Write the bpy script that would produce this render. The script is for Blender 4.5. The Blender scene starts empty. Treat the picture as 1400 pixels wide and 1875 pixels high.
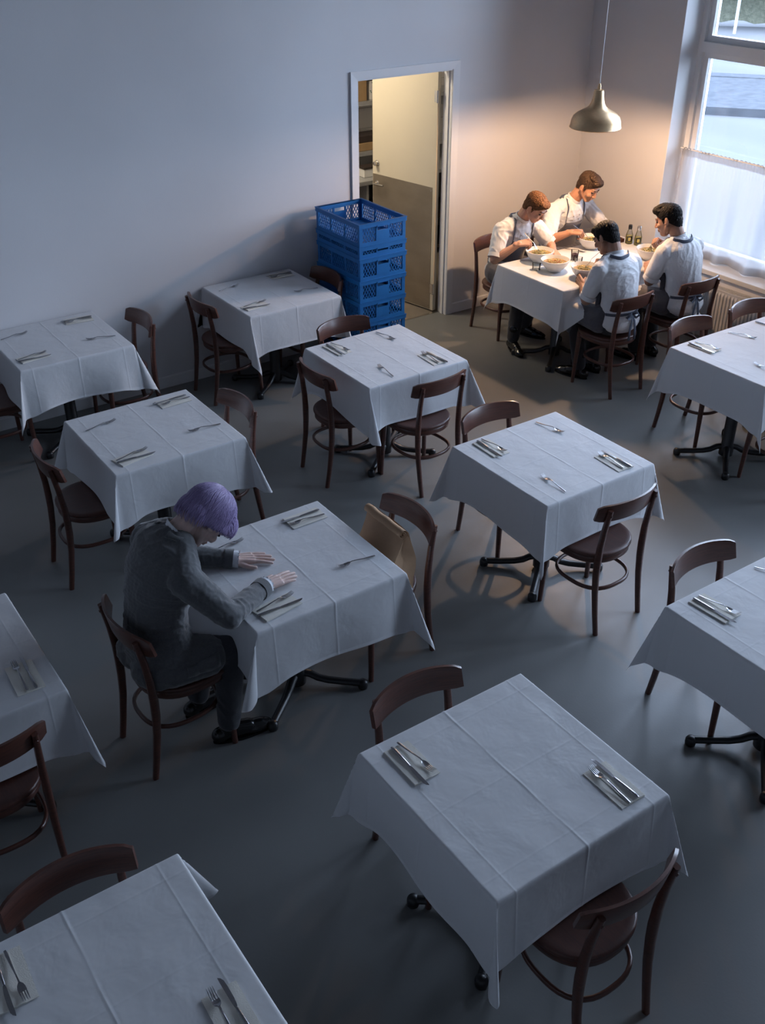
import bpy, bmesh, math, random
import numpy as np
from mathutils import Vector, Matrix
from mathutils.bvhtree import BVHTree

# ------------------------------------------------------------------ camera
SC = bpy.context.scene
COL = SC.collection
cd = bpy.data.cameras.new('camera')
cam = bpy.data.objects.new('camera', cd)
COL.objects.link(cam)
FW = Vector((0.48284, 0.69895, -0.52757)).normalized()
RT = Vector((0.82252, -0.56874, -0.00071)).normalized()
UP = RT.cross(FW).normalized()
RT = FW.cross(UP).normalized()
m = Matrix((RT, UP, -FW)).transposed().to_4x4()
m.translation = Vector((0, 0, 3.477))
cam.matrix_world = m
cd.sensor_fit = 'HORIZONTAL'
cd.sensor_width = 36
cd.lens = 1875.3 * 36 / 1400
cd.clip_start = .05
SC.camera = cam

# ------------------------------------------------------------------ world
w = bpy.data.worlds.new('overcast_sky'); SC.world = w; w.use_nodes = True
nt = w.node_tree
bg = nt.nodes['Background']
tc = nt.nodes.new('ShaderNodeTexCoord')
sep = nt.nodes.new('ShaderNodeSeparateXYZ')
rmp = nt.nodes.new('ShaderNodeValToRGB')
nt.links.new(tc.outputs['Generated'], sep.inputs[0])
nt.links.new(sep.outputs['Z'], rmp.inputs[0])
nt.links.new(rmp.outputs[0], bg.inputs['Color'])
rmp.color_ramp.elements[0].color = (.52, .61, .76, 1)
rmp.color_ramp.elements[0].position = 0
rmp.color_ramp.elements[1].color = (.63, .74, .97, 1)
rmp.color_ramp.elements[1].position = .6
bg.inputs['Strength'].default_value = 6.5

# ------------------------------------------------------------------ exposure
SC.view_settings.view_transform = 'Standard'
SC.view_settings.look = 'None'
SC.view_settings.gamma = 1
SC.view_settings.exposure = 1.55
SC.view_settings.use_curve_mapping = False
SC.cycles.max_bounces = 8
SC.cycles.diffuse_bounces = 4
SC.cycles.glossy_bounces = 3
SC.cycles.transparent_max_bounces = 10
SC.cycles.use_denoising = True
SC.cycles.caustics_reflective = False
SC.cycles.caustics_refractive = False
SC.cycles.sample_clamp_indirect = 4

WALL_Y = 7.15       # face of the long wall
WALL_X = 7.20       # face of the window wall
CEIL = 4.3
WIN_X = 7.46        # plane of the window frames

WINS = [(3.45, 6.12), (.55, 2.65)]     # windows in the window wall (y0, y1)
for i, (y0, y1) in enumerate(WINS):
    ld = bpy.data.lights.new('window_daylight', 'AREA'); ld.shape = 'RECTANGLE'
    ld.size = 3.3; ld.size_y = y1 - y0
    ld.cycles.is_portal = True
    lo = bpy.data.objects.new('window_daylight', ld); COL.objects.link(lo)
    lo.location = (7.72, (y0 + y1) / 2, 2.25)
    lo.rotation_euler = (0, math.radians(90), 0)

# ------------------------------------------------------------------ helpers
def lin(h):
    h = h.lstrip('#')
    c = [int(h[i:i + 2], 16) / 255 for i in (0, 2, 4)]
    return tuple(x / 12.92 if x <= .04045 else ((x + .055) / 1.055) ** 2.4 for x in c) + (1,)

def mat(name, col, rough=.6, metal=0, noise=0, nscale=20, bump=0, bscale=60, spec=.5, stretch=None,
        sheen=0, trans=0, col2=None, coat=0, detail=4, bdist=.002):
    mt = bpy.data.materials.new(name); mt.use_nodes = True
    n = mt.node_tree.nodes; l = mt.node_tree.links; b = n['Principled BSDF']
    if isinstance(col, str): col = lin(col)
    b.inputs['Base Color'].default_value = col
    b.inputs['Roughness'].default_value = rough
    b.inputs['Metallic'].default_value = metal
    b.inputs['Specular IOR Level'].default_value = spec
    if coat: b.inputs['Coat Weight'].default_value = coat; b.inputs['Coat Roughness'].default_value = .2
    if sheen: b.inputs['Sheen Weight'].default_value = sheen
    if trans: b.inputs['Transmission Weight'].default_value = trans
    t = n.new('ShaderNodeTexCoord'); mp = n.new('ShaderNodeMapping'); l.new(t.outputs['Object'], mp.inputs[0])
    if stretch: mp.inputs['Scale'].default_value = stretch
    if noise or col2:
        nz = n.new('ShaderNodeTexNoise'); nz.inputs['Scale'].default_value = nscale; nz.inputs['Detail'].default_value = detail
        l.new(mp.outputs[0], nz.inputs['Vector'])
        r = n.new('ShaderNodeValToRGB'); l.new(nz.outputs[0], r.inputs[0]); l.new(r.outputs[0], b.inputs['Base Color'])
        c2 = lin(col2) if isinstance(col2, str) else (col2 or tuple(max(0, x * (1 - noise)) for x in col[:3]) + (1,))
        r.color_ramp.elements[0].color = c2; r.color_ramp.elements[0].position = .3
        r.color_ramp.elements[1].color = col; r.color_ramp.elements[1].position = .7
    if bump:
        nb = n.new('ShaderNodeTexNoise'); nb.inputs['Scale'].default_value = bscale; nb.inputs['Detail'].default_value = 5
        l.new(mp.outputs[0], nb.inputs['Vector'])
        bp = n.new('ShaderNodeBump'); bp.inputs['Strength'].default_value = bump; bp.inputs['Distance'].default_value = bdist
        l.new(nb.outputs[0], bp.inputs['Height']); l.new(bp.outputs[0], b.inputs['Normal'])
    return mt

MT = {}
MT['wall'] = mat('wall_paint', (.68, .68, .70, 1), .75, noise=.05, nscale=1.5, bump=.15, bscale=90, spec=.3)
MT['trim'] = mat('trim_paint', (.74, .74, .75, 1), .45, noise=.03, nscale=4, bump=.05)
MT['reveal'] = mat('reveal_painted_daylight', (.82, .83, .85, 1), .6, noise=.03, nscale=3)  # lighter than the wall: window light on the reveals put into the colour
MT['frame'] = mat('window_frame_paint', (.82, .83, .84, 1), .4, noise=.03, nscale=4)
MT['sill'] = mat('sill_stone', (.62, .62, .61, 1), .4, noise=.06, nscale=12)
MT['ceiling'] = mat('ceiling_paint', (.55, .55, .56, 1), .9, noise=.02, nscale=2)
MT['wood'] = mat('dark_beech', (.105, .037, .024, 1), .34, nscale=6, stretch=(2, 2, 26), col2=(.060, .022, .016, 1), bump=.12, bscale=12, coat=.25)
MT['seat_wood'] = mat('dark_beech_seat', (.088, .030, .020, 1), .46, nscale=5, stretch=(24, 2, 2), col2=(.060, .022, .016, 1), bump=.1, bscale=10, coat=.12)
MT['iron'] = mat('black_iron', (.012, .012, .014, 1), .38, noise=.2, nscale=30, bump=.1, bscale=200)
MT['board'] = mat('table_board', (.10, .06, .04, 1), .6, noise=.3, nscale=10)
MT['steel'] = mat('cutlery_steel', (.40, .40, .42, 1), .22, metal=1, noise=.1, nscale=60)
MT['napkin'] = mat('paper_napkin', (.74, .72, .66, 1), .9, noise=.03, nscale=30, bump=.4, bscale=300)
MT['kraft'] = mat('kraft_paper', (.46, .29, .17, 1), .75, noise=.12, nscale=14, bump=.5, bscale=25, bdist=.004)
MT['crate'] = mat('blue_plastic', (.012, .145, .43, 1), .42, noise=.12, nscale=8, bump=.05)
MT['brass'] = mat('brushed_brass', (.80, .54, .30, 1), .36, metal=.75, noise=.15, nscale=40, stretch=(1, 1, 10), bump=.08, bscale=80)
MT['shade_in'] = mat('shade_white_enamel', (.8, .78, .72, 1), .5, noise=.02)
MT['ceramic'] = mat('white_ceramic', (.78, .77, .74, 1), .25, noise=.02, nscale=20)
MT['noodle'] = mat('noodle', (.62, .48, .20, 1), .5, noise=.4, nscale=60)
MT['herb'] = mat('green_herb', (.10, .13, .03, 1), .6, noise=.5, nscale=80)
MT['sauce'] = mat('red_sauce', (.45, .14, .03, 1), .5, noise=.5, nscale=80)
MT['broth'] = mat('broth', (.40, .26, .10, 1), .25, noise=.3, nscale=40)
MT['cork'] = mat('dark_drink', (.06, .01, .02, 1), .2, noise=.3, nscale=40)
MT['door'] = mat('door_paint', (.60, .54, .42, 1), .5, noise=.04, nscale=3, bump=.05)
MT['kick'] = mat('kick_plate_metal', (.36, .31, .24, 1), .36, metal=.75, noise=.25, nscale=3, bump=.2, bscale=8, stretch=(1, 1, 2))
MT['chrome'] = mat('satin_chrome', (.6, .58, .55, 1), .25, metal=1, noise=.05)
MT['rad'] = mat('radiator_enamel', (.55, .56, .57, 1), .4, noise=.04)
MT['tile'] = mat('kitchen_tile', (.80, .77, .74, 1), .3, noise=.08, nscale=2)
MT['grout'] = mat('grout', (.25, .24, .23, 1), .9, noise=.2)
MT['shelf'] = mat('kitchen_shelf', (.55, .55, .55, 1), .4, metal=.5, noise=.1)
MT['box'] = mat('brown_box', (.40, .26, .13, 1), .7, noise=.2, nscale=9)
MT['darkbox'] = mat('dark_box', (.05, .035, .03, 1), .6, noise=.3, nscale=9)
MT['kitchenfloor'] = mat('kitchen_floor', (.20, .17, .14, 1), .5, noise=.2, nscale=6)
MT['shirt'] = mat('white_cotton', (.74, .74, .75, 1), .85, noise=.04, nscale=10, bump=.3, bscale=18, sheen=.2, bdist=.006)
MT['suit'] = mat('charcoal_wool', (.092, .096, .104, 1), .85, noise=.25, nscale=120, bump=.3, bscale=14, sheen=.35, bdist=.006)
MT['suit_trouser'] = mat('dark_grey_wool', (.036, .038, .046, 1), .85, noise=.25, nscale=120, bump=.3, bscale=14, sheen=.25, bdist=.006)
MT['trouser'] = mat('black_trousers', (.018, .018, .022, 1), .85, noise=.2, nscale=60, bump=.3, bscale=16, sheen=.2)
MT['apron'] = mat('charcoal_apron', (.070, .066, .080, 1), .8, noise=.2, nscale=70, bump=.4, bscale=14, sheen=.3, bdist=.006)
MT['strap'] = mat('slate_apron_strap', (.085, .10, .14, 1), .8, noise=.15, nscale=70)
MT['shoe'] = mat('black_leather', (.010, .010, .011, 1), .22, noise=.2, nscale=40, bump=.15, bscale=40)
MT['lace'] = mat('white_ruffle', (.72, .74, .78, 1), .8, noise=.05, nscale=50, bump=.4, bscale=120)
MT['eye'] = mat('eye_dark', (.02, .015, .012, 1), .15, noise=.05)
MT['button'] = mat('button_grey', (.35, .34, .34, 1), .4, noise=.05)
MT['road'] = mat('darkened_street', (.080, .082, .086, 1), 1, spec=0, noise=.14, nscale=.5, stretch=(1, .12, 1))  # street colour held dark so the bright sky does not wash it out
MT['kerb'] = mat('kerb_stone', (.055, .060, .068, 1), 1, spec=0, noise=.25, nscale=6)
MT['hedge'] = mat('hedge_leaf', (.105, .108, .080, 1), 1, spec=0, nscale=12, col2=(.060, .064, .048, 1), bump=.8, bscale=20, bdist=.05)
MT['fence'] = mat('fence_metal', (.30, .34, .40, 1), .6, noise=.1)
MT['bulb'] = mat('bulb', (1, .8, .5, 1), .4)
_b = MT['bulb'].node_tree.nodes['Principled BSDF']
_b.inputs['Emission Color'].default_value = (1, .62, .28, 1); _b.inputs['Emission Strength'].default_value = 12

def skin(name, c):
    mt = mat(name, c, .5, noise=.18, nscale=22, bump=.12, bscale=90, spec=.4)
    b = mt.node_tree.nodes['Principled BSDF']
    b.inputs['Subsurface Weight'].default_value = .12
    b.inputs['Subsurface Radius'].default_value = (.012, .004, .002)
    return mt
MT['skin_pale'] = skin('pale_skin', (.68, .50, .45, 1))
MT['skin_fair'] = skin('fair_skin', (.60, .33, .23, 1))
MT['skin_tan'] = skin('tan_skin', (.46, .23, .14, 1))
MT['skin_olive'] = skin('olive_skin', (.40, .22, .15, 1))

def hairmat(name, c1, c2, ang=34):
    mt = bpy.data.materials.new(name); mt.use_nodes = True
    n = mt.node_tree.nodes; l = mt.node_tree.links; b = n['Principled BSDF']
    a = n.new('ShaderNodeAttribute'); a.attribute_name = 'strand'
    mp = n.new('ShaderNodeMapping'); mp.inputs['Scale'].default_value = (ang, 3, 1)
    l.new(a.outputs['Vector'], mp.inputs[0])
    nz = n.new('ShaderNodeTexNoise'); nz.inputs['Scale'].default_value = 1; nz.inputs['Detail'].default_value = 5
    nz.inputs['Distortion'].default_value = .3
    l.new(mp.outputs[0], nz.inputs['Vector'])
    r = n.new('ShaderNodeValToRGB'); l.new(nz.outputs[0], r.inputs[0]); l.new(r.outputs[0], b.inputs['Base Color'])
    r.color_ramp.elements[0].color = c2; r.color_ramp.elements[0].position = .32
    r.color_ramp.elements[1].color = c1; r.color_ramp.elements[1].position = .68
    bp = n.new('ShaderNodeBump'); bp.inputs['Strength'].default_value = .9; bp.inputs['Distance'].default_value = .004
    l.new(nz.outputs[0], bp.inputs['Height']); l.new(bp.outputs[0], b.inputs['Normal'])
    b.inputs['Roughness'].default_value = .6; b.inputs['Specular IOR Level'].default_value = .12
    return mt
MT['hair_purple'] = hairmat('lavender_hair', (.44, .36, .62, 1), (.20, .15, .32, 1), 60)
MT['hair_purple'].node_tree.nodes['Principled BSDF'].inputs['Roughness'].default_value = .36
MT['hair_purple'].node_tree.nodes['Principled BSDF'].inputs['Specular IOR Level'].default_value = .5
MT['hair_black'] = hairmat('black_hair', (.013, .011, .011, 1), (.006, .005, .005, 1))
MT['hair_brown'] = hairmat('brown_hair', (.055, .032, .020, 1), (.02, .012, .008, 1))
MT['hair_ginger'] = hairmat('ginger_brown_hair', (.15, .070, .032, 1), (.055, .028, .015, 1))

def clothmat():
    mt = bpy.data.materials.new('white_linen'); mt.use_nodes = True
    n = mt.node_tree.nodes; l = mt.node_tree.links; b = n['Principled BSDF']
    b.inputs['Base Color'].default_value = (.70, .71, .73, 1)
    b.inputs['Roughness'].default_value = .8
    b.inputs['Sheen Weight'].default_value = .15
    t = n.new('ShaderNodeTexCoord')
    n1 = n.new('ShaderNodeTexNoise'); n1.inputs['Scale'].default_value = 8; n1.inputs['Detail'].default_value = 3; n1.inputs['Distortion'].default_value = .35
    n2 = n.new('ShaderNodeTexNoise'); n2.inputs['Scale'].default_value = 700; n2.inputs['Detail'].default_value = 2
    l.new(t.outputs['Object'], n1.inputs['Vector']); l.new(t.outputs['Object'], n2.inputs['Vector'])
    b1 = n.new('ShaderNodeBump'); b1.inputs['Strength'].default_value = .46; b1.inputs['Distance'].default_value = .010
    b2 = n.new('ShaderNodeBump'); b2.inputs['Strength'].default_value = .15; b2.inputs['Distance'].default_value = .0006
    l.new(n1.outputs[0], b1.inputs['Height']); l.new(n2.outputs[0], b2.inputs['Height'])
    l.new(b1.outputs[0], b2.inputs['Normal']); l.new(b2.outputs[0], b.inputs['Normal'])
    tr = n.new('ShaderNodeBsdfTranslucent'); tr.inputs['Color'].default_value = (.6, .62, .66, 1)
    mx = n.new('ShaderNodeMixShader'); mx.inputs[0].default_value = .12
    o = n['Material Output']
    l.new(b.outputs[0], mx.inputs[1]); l.new(tr.outputs[0], mx.inputs[2]); l.new(mx.outputs[0], o.inputs[0])
    return mt
MT['cloth'] = clothmat()

def sheer():
    mt = bpy.data.materials.new('sheer_voile'); mt.use_nodes = True
    n = mt.node_tree.nodes; l = mt.node_tree.links
    n.remove(n['Principled BSDF'])
    d = n.new('ShaderNodeBsdfDiffuse'); d.inputs[0].default_value = (.62, .64, .68, 1)
    t = n.new('ShaderNodeBsdfTranslucent'); t.inputs[0].default_value = (.33, .335, .345, 1)
    tp = n.new('ShaderNodeBsdfTransparent')
    m1 = n.new('ShaderNodeMixShader'); m1.inputs[0].default_value = .6
    m2 = n.new('ShaderNodeMixShader')
    tc = n.new('ShaderNodeTexCoord'); nz = n.new('ShaderNodeTexNoise'); nz.inputs['Scale'].default_value = 900
    mr = n.new('ShaderNodeMapRange'); mr.inputs['To Min'].default_value = .14; mr.inputs['To Max'].default_value = .26
    l.new(tc.outputs['Object'], nz.inputs['Vector']); l.new(nz.outputs[0], mr.inputs[0]); l.new(mr.outputs[0], m2.inputs[0])
    l.new(d.outputs[0], m1.inputs[1]); l.new(t.outputs[0], m1.inputs[2])
    l.new(m1.outputs[0], m2.inputs[1]); l.new(tp.outputs[0], m2.inputs[2])
    l.new(m2.outputs[0], n['Material Output'].inputs[0])
    return mt
MT['sheer'] = sheer()

def glass(name, tint=(.93, .96, .98, 1)):
    mt = bpy.data.materials.new(name); mt.use_nodes = True
    n = mt.node_tree.nodes; l = mt.node_tree.links
    n.remove(n['Principled BSDF'])
    g = n.new('ShaderNodeBsdfGlossy'); g.inputs['Roughness'].default_value = .02
    tp = n.new('ShaderNodeBsdfTransparent'); tp.inputs[0].default_value = tint
    f = n.new('ShaderNodeFresnel'); f.inputs[0].default_value = 1.3
    m2 = n.new('ShaderNodeMixShader'); l.new(f.outputs[0], m2.inputs[0]); l.new(tp.outputs[0], m2.inputs[1]); l.new(g.outputs[0], m2.inputs[2])
    l.new(m2.outputs[0], n['Material Output'].inputs[0])
    return mt
MT['glass'] = glass('window_glass')
MT['tumbler'] = glass('drinking_glass', (.86, .88, .88, 1))
MT['oil'] = mat('olive_oil', (.50, .42, .14, 1), .15, noise=.1)

def floormat():
    mt = bpy.data.materials.new('poured_resin_floor'); mt.use_nodes = True
    n = mt.node_tree.nodes; l = mt.node_tree.links; b = n['Principled BSDF']
    t = n.new('ShaderNodeTexCoord')
    n1 = n.new('ShaderNodeTexNoise'); n1.inputs['Scale'].default_value = 1.2; n1.inputs['Detail'].default_value = 6
    r = n.new('ShaderNodeValToRGB')
    r.color_ramp.elements[0].color = (.150, .152, .150, 1); r.color_ramp.elements[0].position = .3
    r.color_ramp.elements[1].color = (.185, .187, .183, 1); r.color_ramp.elements[1].position = .7
    l.new(t.outputs['Object'], n1.inputs['Vector']); l.new(n1.outputs[0], r.inputs[0]); l.new(r.outputs[0], b.inputs['Base Color'])
    n2 = n.new('ShaderNodeTexNoise'); n2.inputs['Scale'].default_value = 5; n2.inputs['Detail'].default_value = 6
    mr = n.new('ShaderNodeMapRange'); mr.inputs['To Min'].default_value = .36; mr.inputs['To Max'].default_value = .50
    l.new(t.outputs['Object'], n2.inputs['Vector']); l.new(n2.outputs[0], mr.inputs[0]); l.new(mr.outputs[0], b.inputs['Roughness'])
    n3 = n.new('ShaderNodeTexNoise'); n3.inputs['Scale'].default_value = 90
    bp = n.new('ShaderNodeBump'); bp.inputs['Strength'].default_value = .12; bp.inputs['Distance'].default_value = .002
    l.new(t.outputs['Object'], n3.inputs['Vector']); l.new(n3.outputs[0], bp.inputs['Height']); l.new(bp.outputs[0], b.inputs['Normal'])
    return mt
MT['floor'] = floormat()

def link(o, parent=None):
    COL.objects.link(o)
    if parent is not None: o.parent = parent
    return o

def tag(o, label=None, cat=None, group=None, kind=None):
    if label: o['label'] = label
    if cat: o['category'] = cat
    if group: o['group'] = group
    if kind: o['kind'] = kind
    return o

def empty(name, loc=(0, 0, 0), rz=0, label=None, cat=None, group=None):
    o = bpy.data.objects.new(name, None); o.empty_display_size = .1
    link(o); o.location = loc; o.rotation_euler = (0, 0, rz)
    return tag(o, label, cat, group)

class MB:
    """collects shapes into one mesh"""
    def __init__(s): s.v = []; s.f = []; s.mi = []; s.cur = 0
    def add(s, V, F):
        b = len(s.v); s.v += [tuple(map(float, p)) for p in V]; s.f += [tuple(i + b for i in f) for f in F]; s.mi += [s.cur] * len(F); return s
    def box(s, x0, y0, z0, x1, y1, z1, M=None):
        V = [(x, y, z) for z in (z0, z1) for (x, y) in ((x0, y0), (x1, y0), (x1, y1), (x0, y1))]
        if M is not None: V = [M @ Vector(p) for p in V]
        return s.add(V, [(3, 2, 1, 0), (4, 5, 6, 7), (0, 1, 5, 4), (1, 2, 6, 5), (2, 3, 7, 6), (3, 0, 4, 7)])
    def bbox(s, x0, y0, z0, x1, y1, z1, r=.004):
        """box with chamfered edges"""
        bm = bmesh.new(); bmesh.ops.create_cube(bm, size=1)
        for v in bm.verts: v.co = Vector((x0 + (v.co.x + .5) * (x1 - x0), y0 + (v.co.y + .5) * (y1 - y0), z0 + (v.co.z + .5) * (z1 - z0)))
        bmesh.ops.bevel(bm, geom=bm.edges[:], offset=r, segments=2, affect='EDGES', profile=.7)
        bm.verts.index_update()
        s.add([v.co for v in bm.verts], [[v.index for v in f.verts] for f in bm.faces]); bm.free(); return s
    def lathe(s, prof, n=32, c=(0, 0, 0), close=True):
        V = []; F = []; k = len(prof)
        for i in range(n):
            a = 2 * math.pi * i / n
            for r, z in prof: V.append((c[0] + r * math.cos(a), c[1] + r * math.sin(a), c[2] + z))
        for i in range(n):
            j = (i + 1) % n
            for q in range(k - 1): F.append((i * k + q, j * k + q, j * k + q + 1, i * k + q + 1))
        if close:
            F.append(tuple(i * k for i in range(n))[::-1]); F.append(tuple(i * k + k - 1 for i in range(n)))
        return s.add(V, F)
    def sweep(s, pts, sec, ref=(0, 0, 1), scale=None, closed=False):
        """sec: list of (a,b) across (side, ref-ish up); pts: centre line"""
        P = [Vector(p) for p in pts]; n = len(P); k = len(sec); V = []; F = []
        ref = Vector(ref)
        for i, p in enumerate(P):
            if closed: t = P[(i + 1) % n] - P[i - 1]
            else: t = P[min(i + 1, n - 1)] - P[max(i - 1, 0)]
            t.normalize()
            sd = t.cross(ref)
            if sd.length < 1e-5: sd = t.cross(Vector((1, 0, .01)))
            sd.normalize(); up = sd.cross(t).normalized()
            sc = scale[i] if scale else 1
            if not isinstance(sc, (tuple, list)): sc = (sc, sc)
            for a, b in sec: V.append(p + sd * a * sc[0] + up * b * sc[1])
        for i in range(n if closed else n - 1):
            j = (i + 1) % n
            for q in range(k): F.append((i * k + q, i * k + (q + 1) % k, j * k + (q + 1) % k, j * k + q))
        if not closed:
            F.append(tuple(range(k))[::-1]); F.append(tuple((n - 1) * k + q for q in range(k)))
        return s.add(V, F)
    def tube(s, pts, r, n=8, scale=None, closed=False, ref=(0, 0, 1)):
        return s.sweep(pts, [(r * math.cos(2 * math.pi * i / n), r * math.sin(2 * math.pi * i / n)) for i in range(n)], ref, scale, closed)
    def grid(s, P):
        """P: 2-D list of points"""
        a = len(P); b = len(P[0]); V = [p for row in P for p in row]
        return s.add(V, [(i * b + j, (i + 1) * b + j, (i + 1) * b + j + 1, i * b + j + 1) for i in range(a - 1) for j in range(b - 1)])
    def mesh(s, name, ms, smooth=None):
        me = bpy.data.meshes.new(name); me.from_pydata(s.v, [], s.f)
        if not isinstance(ms, (list, tuple)): ms = [ms]
        for q in ms: me.materials.append(q)
        if len(ms) > 1: me.polygons.foreach_set('material_index', s.mi)
        if smooth is not None:
            me.polygons.foreach_set('use_smooth', [True] * len(me.polygons))
            if smooth < 170: me.set_sharp_from_angle(angle=math.radians(smooth))
        me.update(); return me
    def build(s, name, ms, parent=None, smooth=None):
        return link(bpy.data.objects.new(name, s.mesh(name, ms, smooth)), parent)

def rect(w, h, r=.3):
    """rounded rectangle section"""
    a, b = w / 2, h / 2; c = r * min(a, b)
    return [(a, -b + c), (a, b - c), (a - c, b), (-a + c, b), (-a, b - c), (-a, -b + c), (-a + c, -b), (a - c, -b)]

def copy_tree(o, parent=None):
    c = o.copy(); COL.objects.link(c); c.parent = parent
    for ch in list(o.children): copy_tree(ch, c)
    return c

# ------------------------------------------------------------------ room
def struct(name, mb, ms, parent=None, smooth=None):
    o = mb.build(name, ms, parent, smooth)
    if parent is None: o['kind'] = 'structure'
    return o

XL, YB = -2.6, -2.4
DX0, DX1, DZ = 4.69, 5.66, 2.135
fl = MB(); fl.box(XL - .2, YB - .2, -.12, 7.7, WALL_Y + .10, 0)
struct('floor', fl, MT['floor'])
kf = MB(); kf.box(4.0, WALL_Y + .10, -.12, 7.7, 9.4, -.002)
struct('floor_kitchen', kf, MT['kitchenfloor'])
ce = MB(); ce.box(XL - .2, YB - .2, CEIL, 7.8, WALL_Y + .2, CEIL + .12)
struct('ceiling', ce, MT['ceiling'])
wl = MB()
wl.box(XL - .2, WALL_Y, 0, DX0, WALL_Y + .09, CEIL)
wl.box(DX1, WALL_Y, 0, 7.7, WALL_Y + .09, CEIL)
wl.box(DX0, WALL_Y, DZ, DX1, WALL_Y + .09, CEIL)
struct('wall_left', wl, MT['wall'])
# the window wall: 0.42 m deep, with window reveals
wr = MB()
XO = 7.62
ys = [YB - .2] + [v for w_ in sorted(WINS) for v in w_] + [WALL_Y]
for i in range(0, len(ys), 2): wr.box(WALL_X, ys[i], 0, XO, ys[i + 1], CEIL)
for y0, y1 in WINS:
    wr.box(WALL_X, y0, 0, XO, y1, .56)
    wr.box(WALL_X, y0, 3.95, XO, y1, CEIL)
struct('wall_right', wr, MT['wall'])
rv = MB()
for y0, y1 in WINS:
    rv.box(WALL_X - .001, y0 - .0, .56, XO, y0 + .004, 3.95); rv.box(WALL_X - .001, y1 - .004, .56, XO, y1, 3.95); rv.box(WALL_X - .001, y0, 3.946, XO, y1, 3.95)
struct('trim_4', rv, MT['reveal'])  # thin lining added to carry the brightened reveal colour
wb = MB(); wb.box(XL - .2, YB - .2, 0, WALL_X, YB, CEIL); struct('wall_back', wb, MT['wall'])
wn = MB(); wn.box(XL - .2, YB, 0, XL, WALL_Y, CEIL); struct('wall_side', wn, MT['wall'])

# baseboards
bl = MB()
CW_ = .055
prof = [(0, 0), (.012, 0), (.012, .085), (.008, .095), (0, .095)]
def board(mb, x0, x1):
    V = [(x, WALL_Y - a, b) for x in (x0, x1) for a, b in prof]
    mb.add(V, [(0, 1, 6, 5), (1, 2, 7, 6), (2, 3, 8, 7), (3, 4, 9, 8), (0, 4, 3, 2, 1), (5, 6, 7, 8, 9)])
board(bl, XL, DX0 - CW_); board(bl, DX1 + CW_, WALL_X)
struct('baseboard_left', bl, MT['trim'])
br = MB(); br.box(WALL_X - .012, YB, 0, WALL_X, WALL_Y - .012, .095); struct('baseboard_right', br, MT['trim'])

# door casing: mitred architrave + lining
cs = MB()
CW, CT = .055, .016
def casing(pts_in, pts_out):
    for k in range(len(pts_in) - 1):
        a, b = pts_in[k], pts_in[k + 1]; c, d = pts_out[k], pts_out[k + 1]
        V = [(a[0], WALL_Y - CT * .7, a[1]), (b[0], WALL_Y - CT * .7, b[1]), (d[0], WALL_Y - CT, d[1]), (c[0], WALL_Y - CT, c[1]),
             (a[0], WALL_Y, a[1]), (b[0], WALL_Y, b[1]), (d[0], WALL_Y, d[1]), (c[0], WALL_Y, c[1])]
        cs.add(V, [(0, 1, 2, 3), (4, 7, 6, 5), (0, 4, 5, 1), (1, 5, 6, 2), (2, 6, 7, 3), (3, 7, 4, 0)])
casing([(DX0 + .008, 0), (DX0 + .008, DZ - .008), (DX1 - .012, DZ - .008), (DX1 - .012, 0)],
       [(DX0 - CW, 0), (DX0 - CW, DZ + CW), (DX1 + CW, DZ + CW), (DX1 + CW, 0)])
struct('trim_1', cs, MT['trim'])
ln = MB()
ln.box(DX0 - .001, WALL_Y - .004, 0, DX0 + .018, WALL_Y + .11, DZ)
ln.box(DX1 - .015, WALL_Y - .004, 0, DX1 + .001, WALL_Y + .11, DZ)
ln.box(DX0 + .018, WALL_Y - .004, DZ - .018, DX1 - .018, WALL_Y + .11, DZ + .001)
ln.box(DX1 - .026, WALL_Y + .03, 0, DX1 - .015, WALL_Y + .06, DZ - .018)
ln.box(DX0 + .018, WALL_Y + .03, 0, DX0 + .032, WALL_Y + .07, DZ - .018)
struct('trim_2', ln, MT['trim'])
th = MB(); th.box(DX0, WALL_Y + .085, -.001, DX1, WALL_Y + .11, .003); struct('trim_3', th, MT['chrome'])

# door leaf, opened into the kitchen
hx, hy = 5.634, 7.279
ang = math.radians(100.4)
dr = bpy.data.objects.new('door_1', None); link(dr); dr.location = (hx, hy, 0); dr.rotation_euler = (0, 0, ang); dr['kind'] = 'structure'
LW = .785
lf = MB(); lf.bbox(0, -.0, .012, LW, .042, 2.10, .002); lf.build('door_leaf', MT['door'], dr)
kp = MB(); kp.bbox(.035, .042, .02, LW - .006, .0445, 1.14, .001)
kpo = kp.build('kick_plate', MT['kick'], dr)
sw = MB()
for i in range(6): sw.lathe([(.0045, 0), (.004, .0012), (0.0005, .0016)], 10, (0, 0, 0))
sm = []
for zz in (.05, .27, .5, .72, .93, 1.11):
    q = MB(); q.lathe([(.0048, 0), (.0042, .0014), (.0005, .0018)], 10)
    o = q.build('screw', MT['chrome'], kpo); o.location = (.05, .0445, zz); o.rotation_euler = (-math.pi / 2, 0, 0)
hd = MB()
hd.lathe([(.024, 0), (.024, .006), (.012, .009), (.009, .045), (.001, .047)], 20)
ho = hd.build('door_handle', MT['chrome'], dr, 40); ho.location = (LW - .06, .042, 1.06); ho.rotation_euler = (-math.pi / 2, 0, 0)
lv = MB(); lv.tube([(LW - .06, .087, 1.06), (LW - .02, .09, 1.06), (LW + .0, .09, 1.055), (LW - .06, .09, 1.06)][:1] + [(LW - .08, .09, 1.06), (LW - .18, .088, 1.062)], .009, 10)
lv.build('handle_lever', MT['chrome'], dr, 60)
kb = MB(); kb.lathe([(.026, 0), (.026, .007), (.016, .011), (.022, .028), (.018, .040), (.001, .043)], 24)
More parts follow.
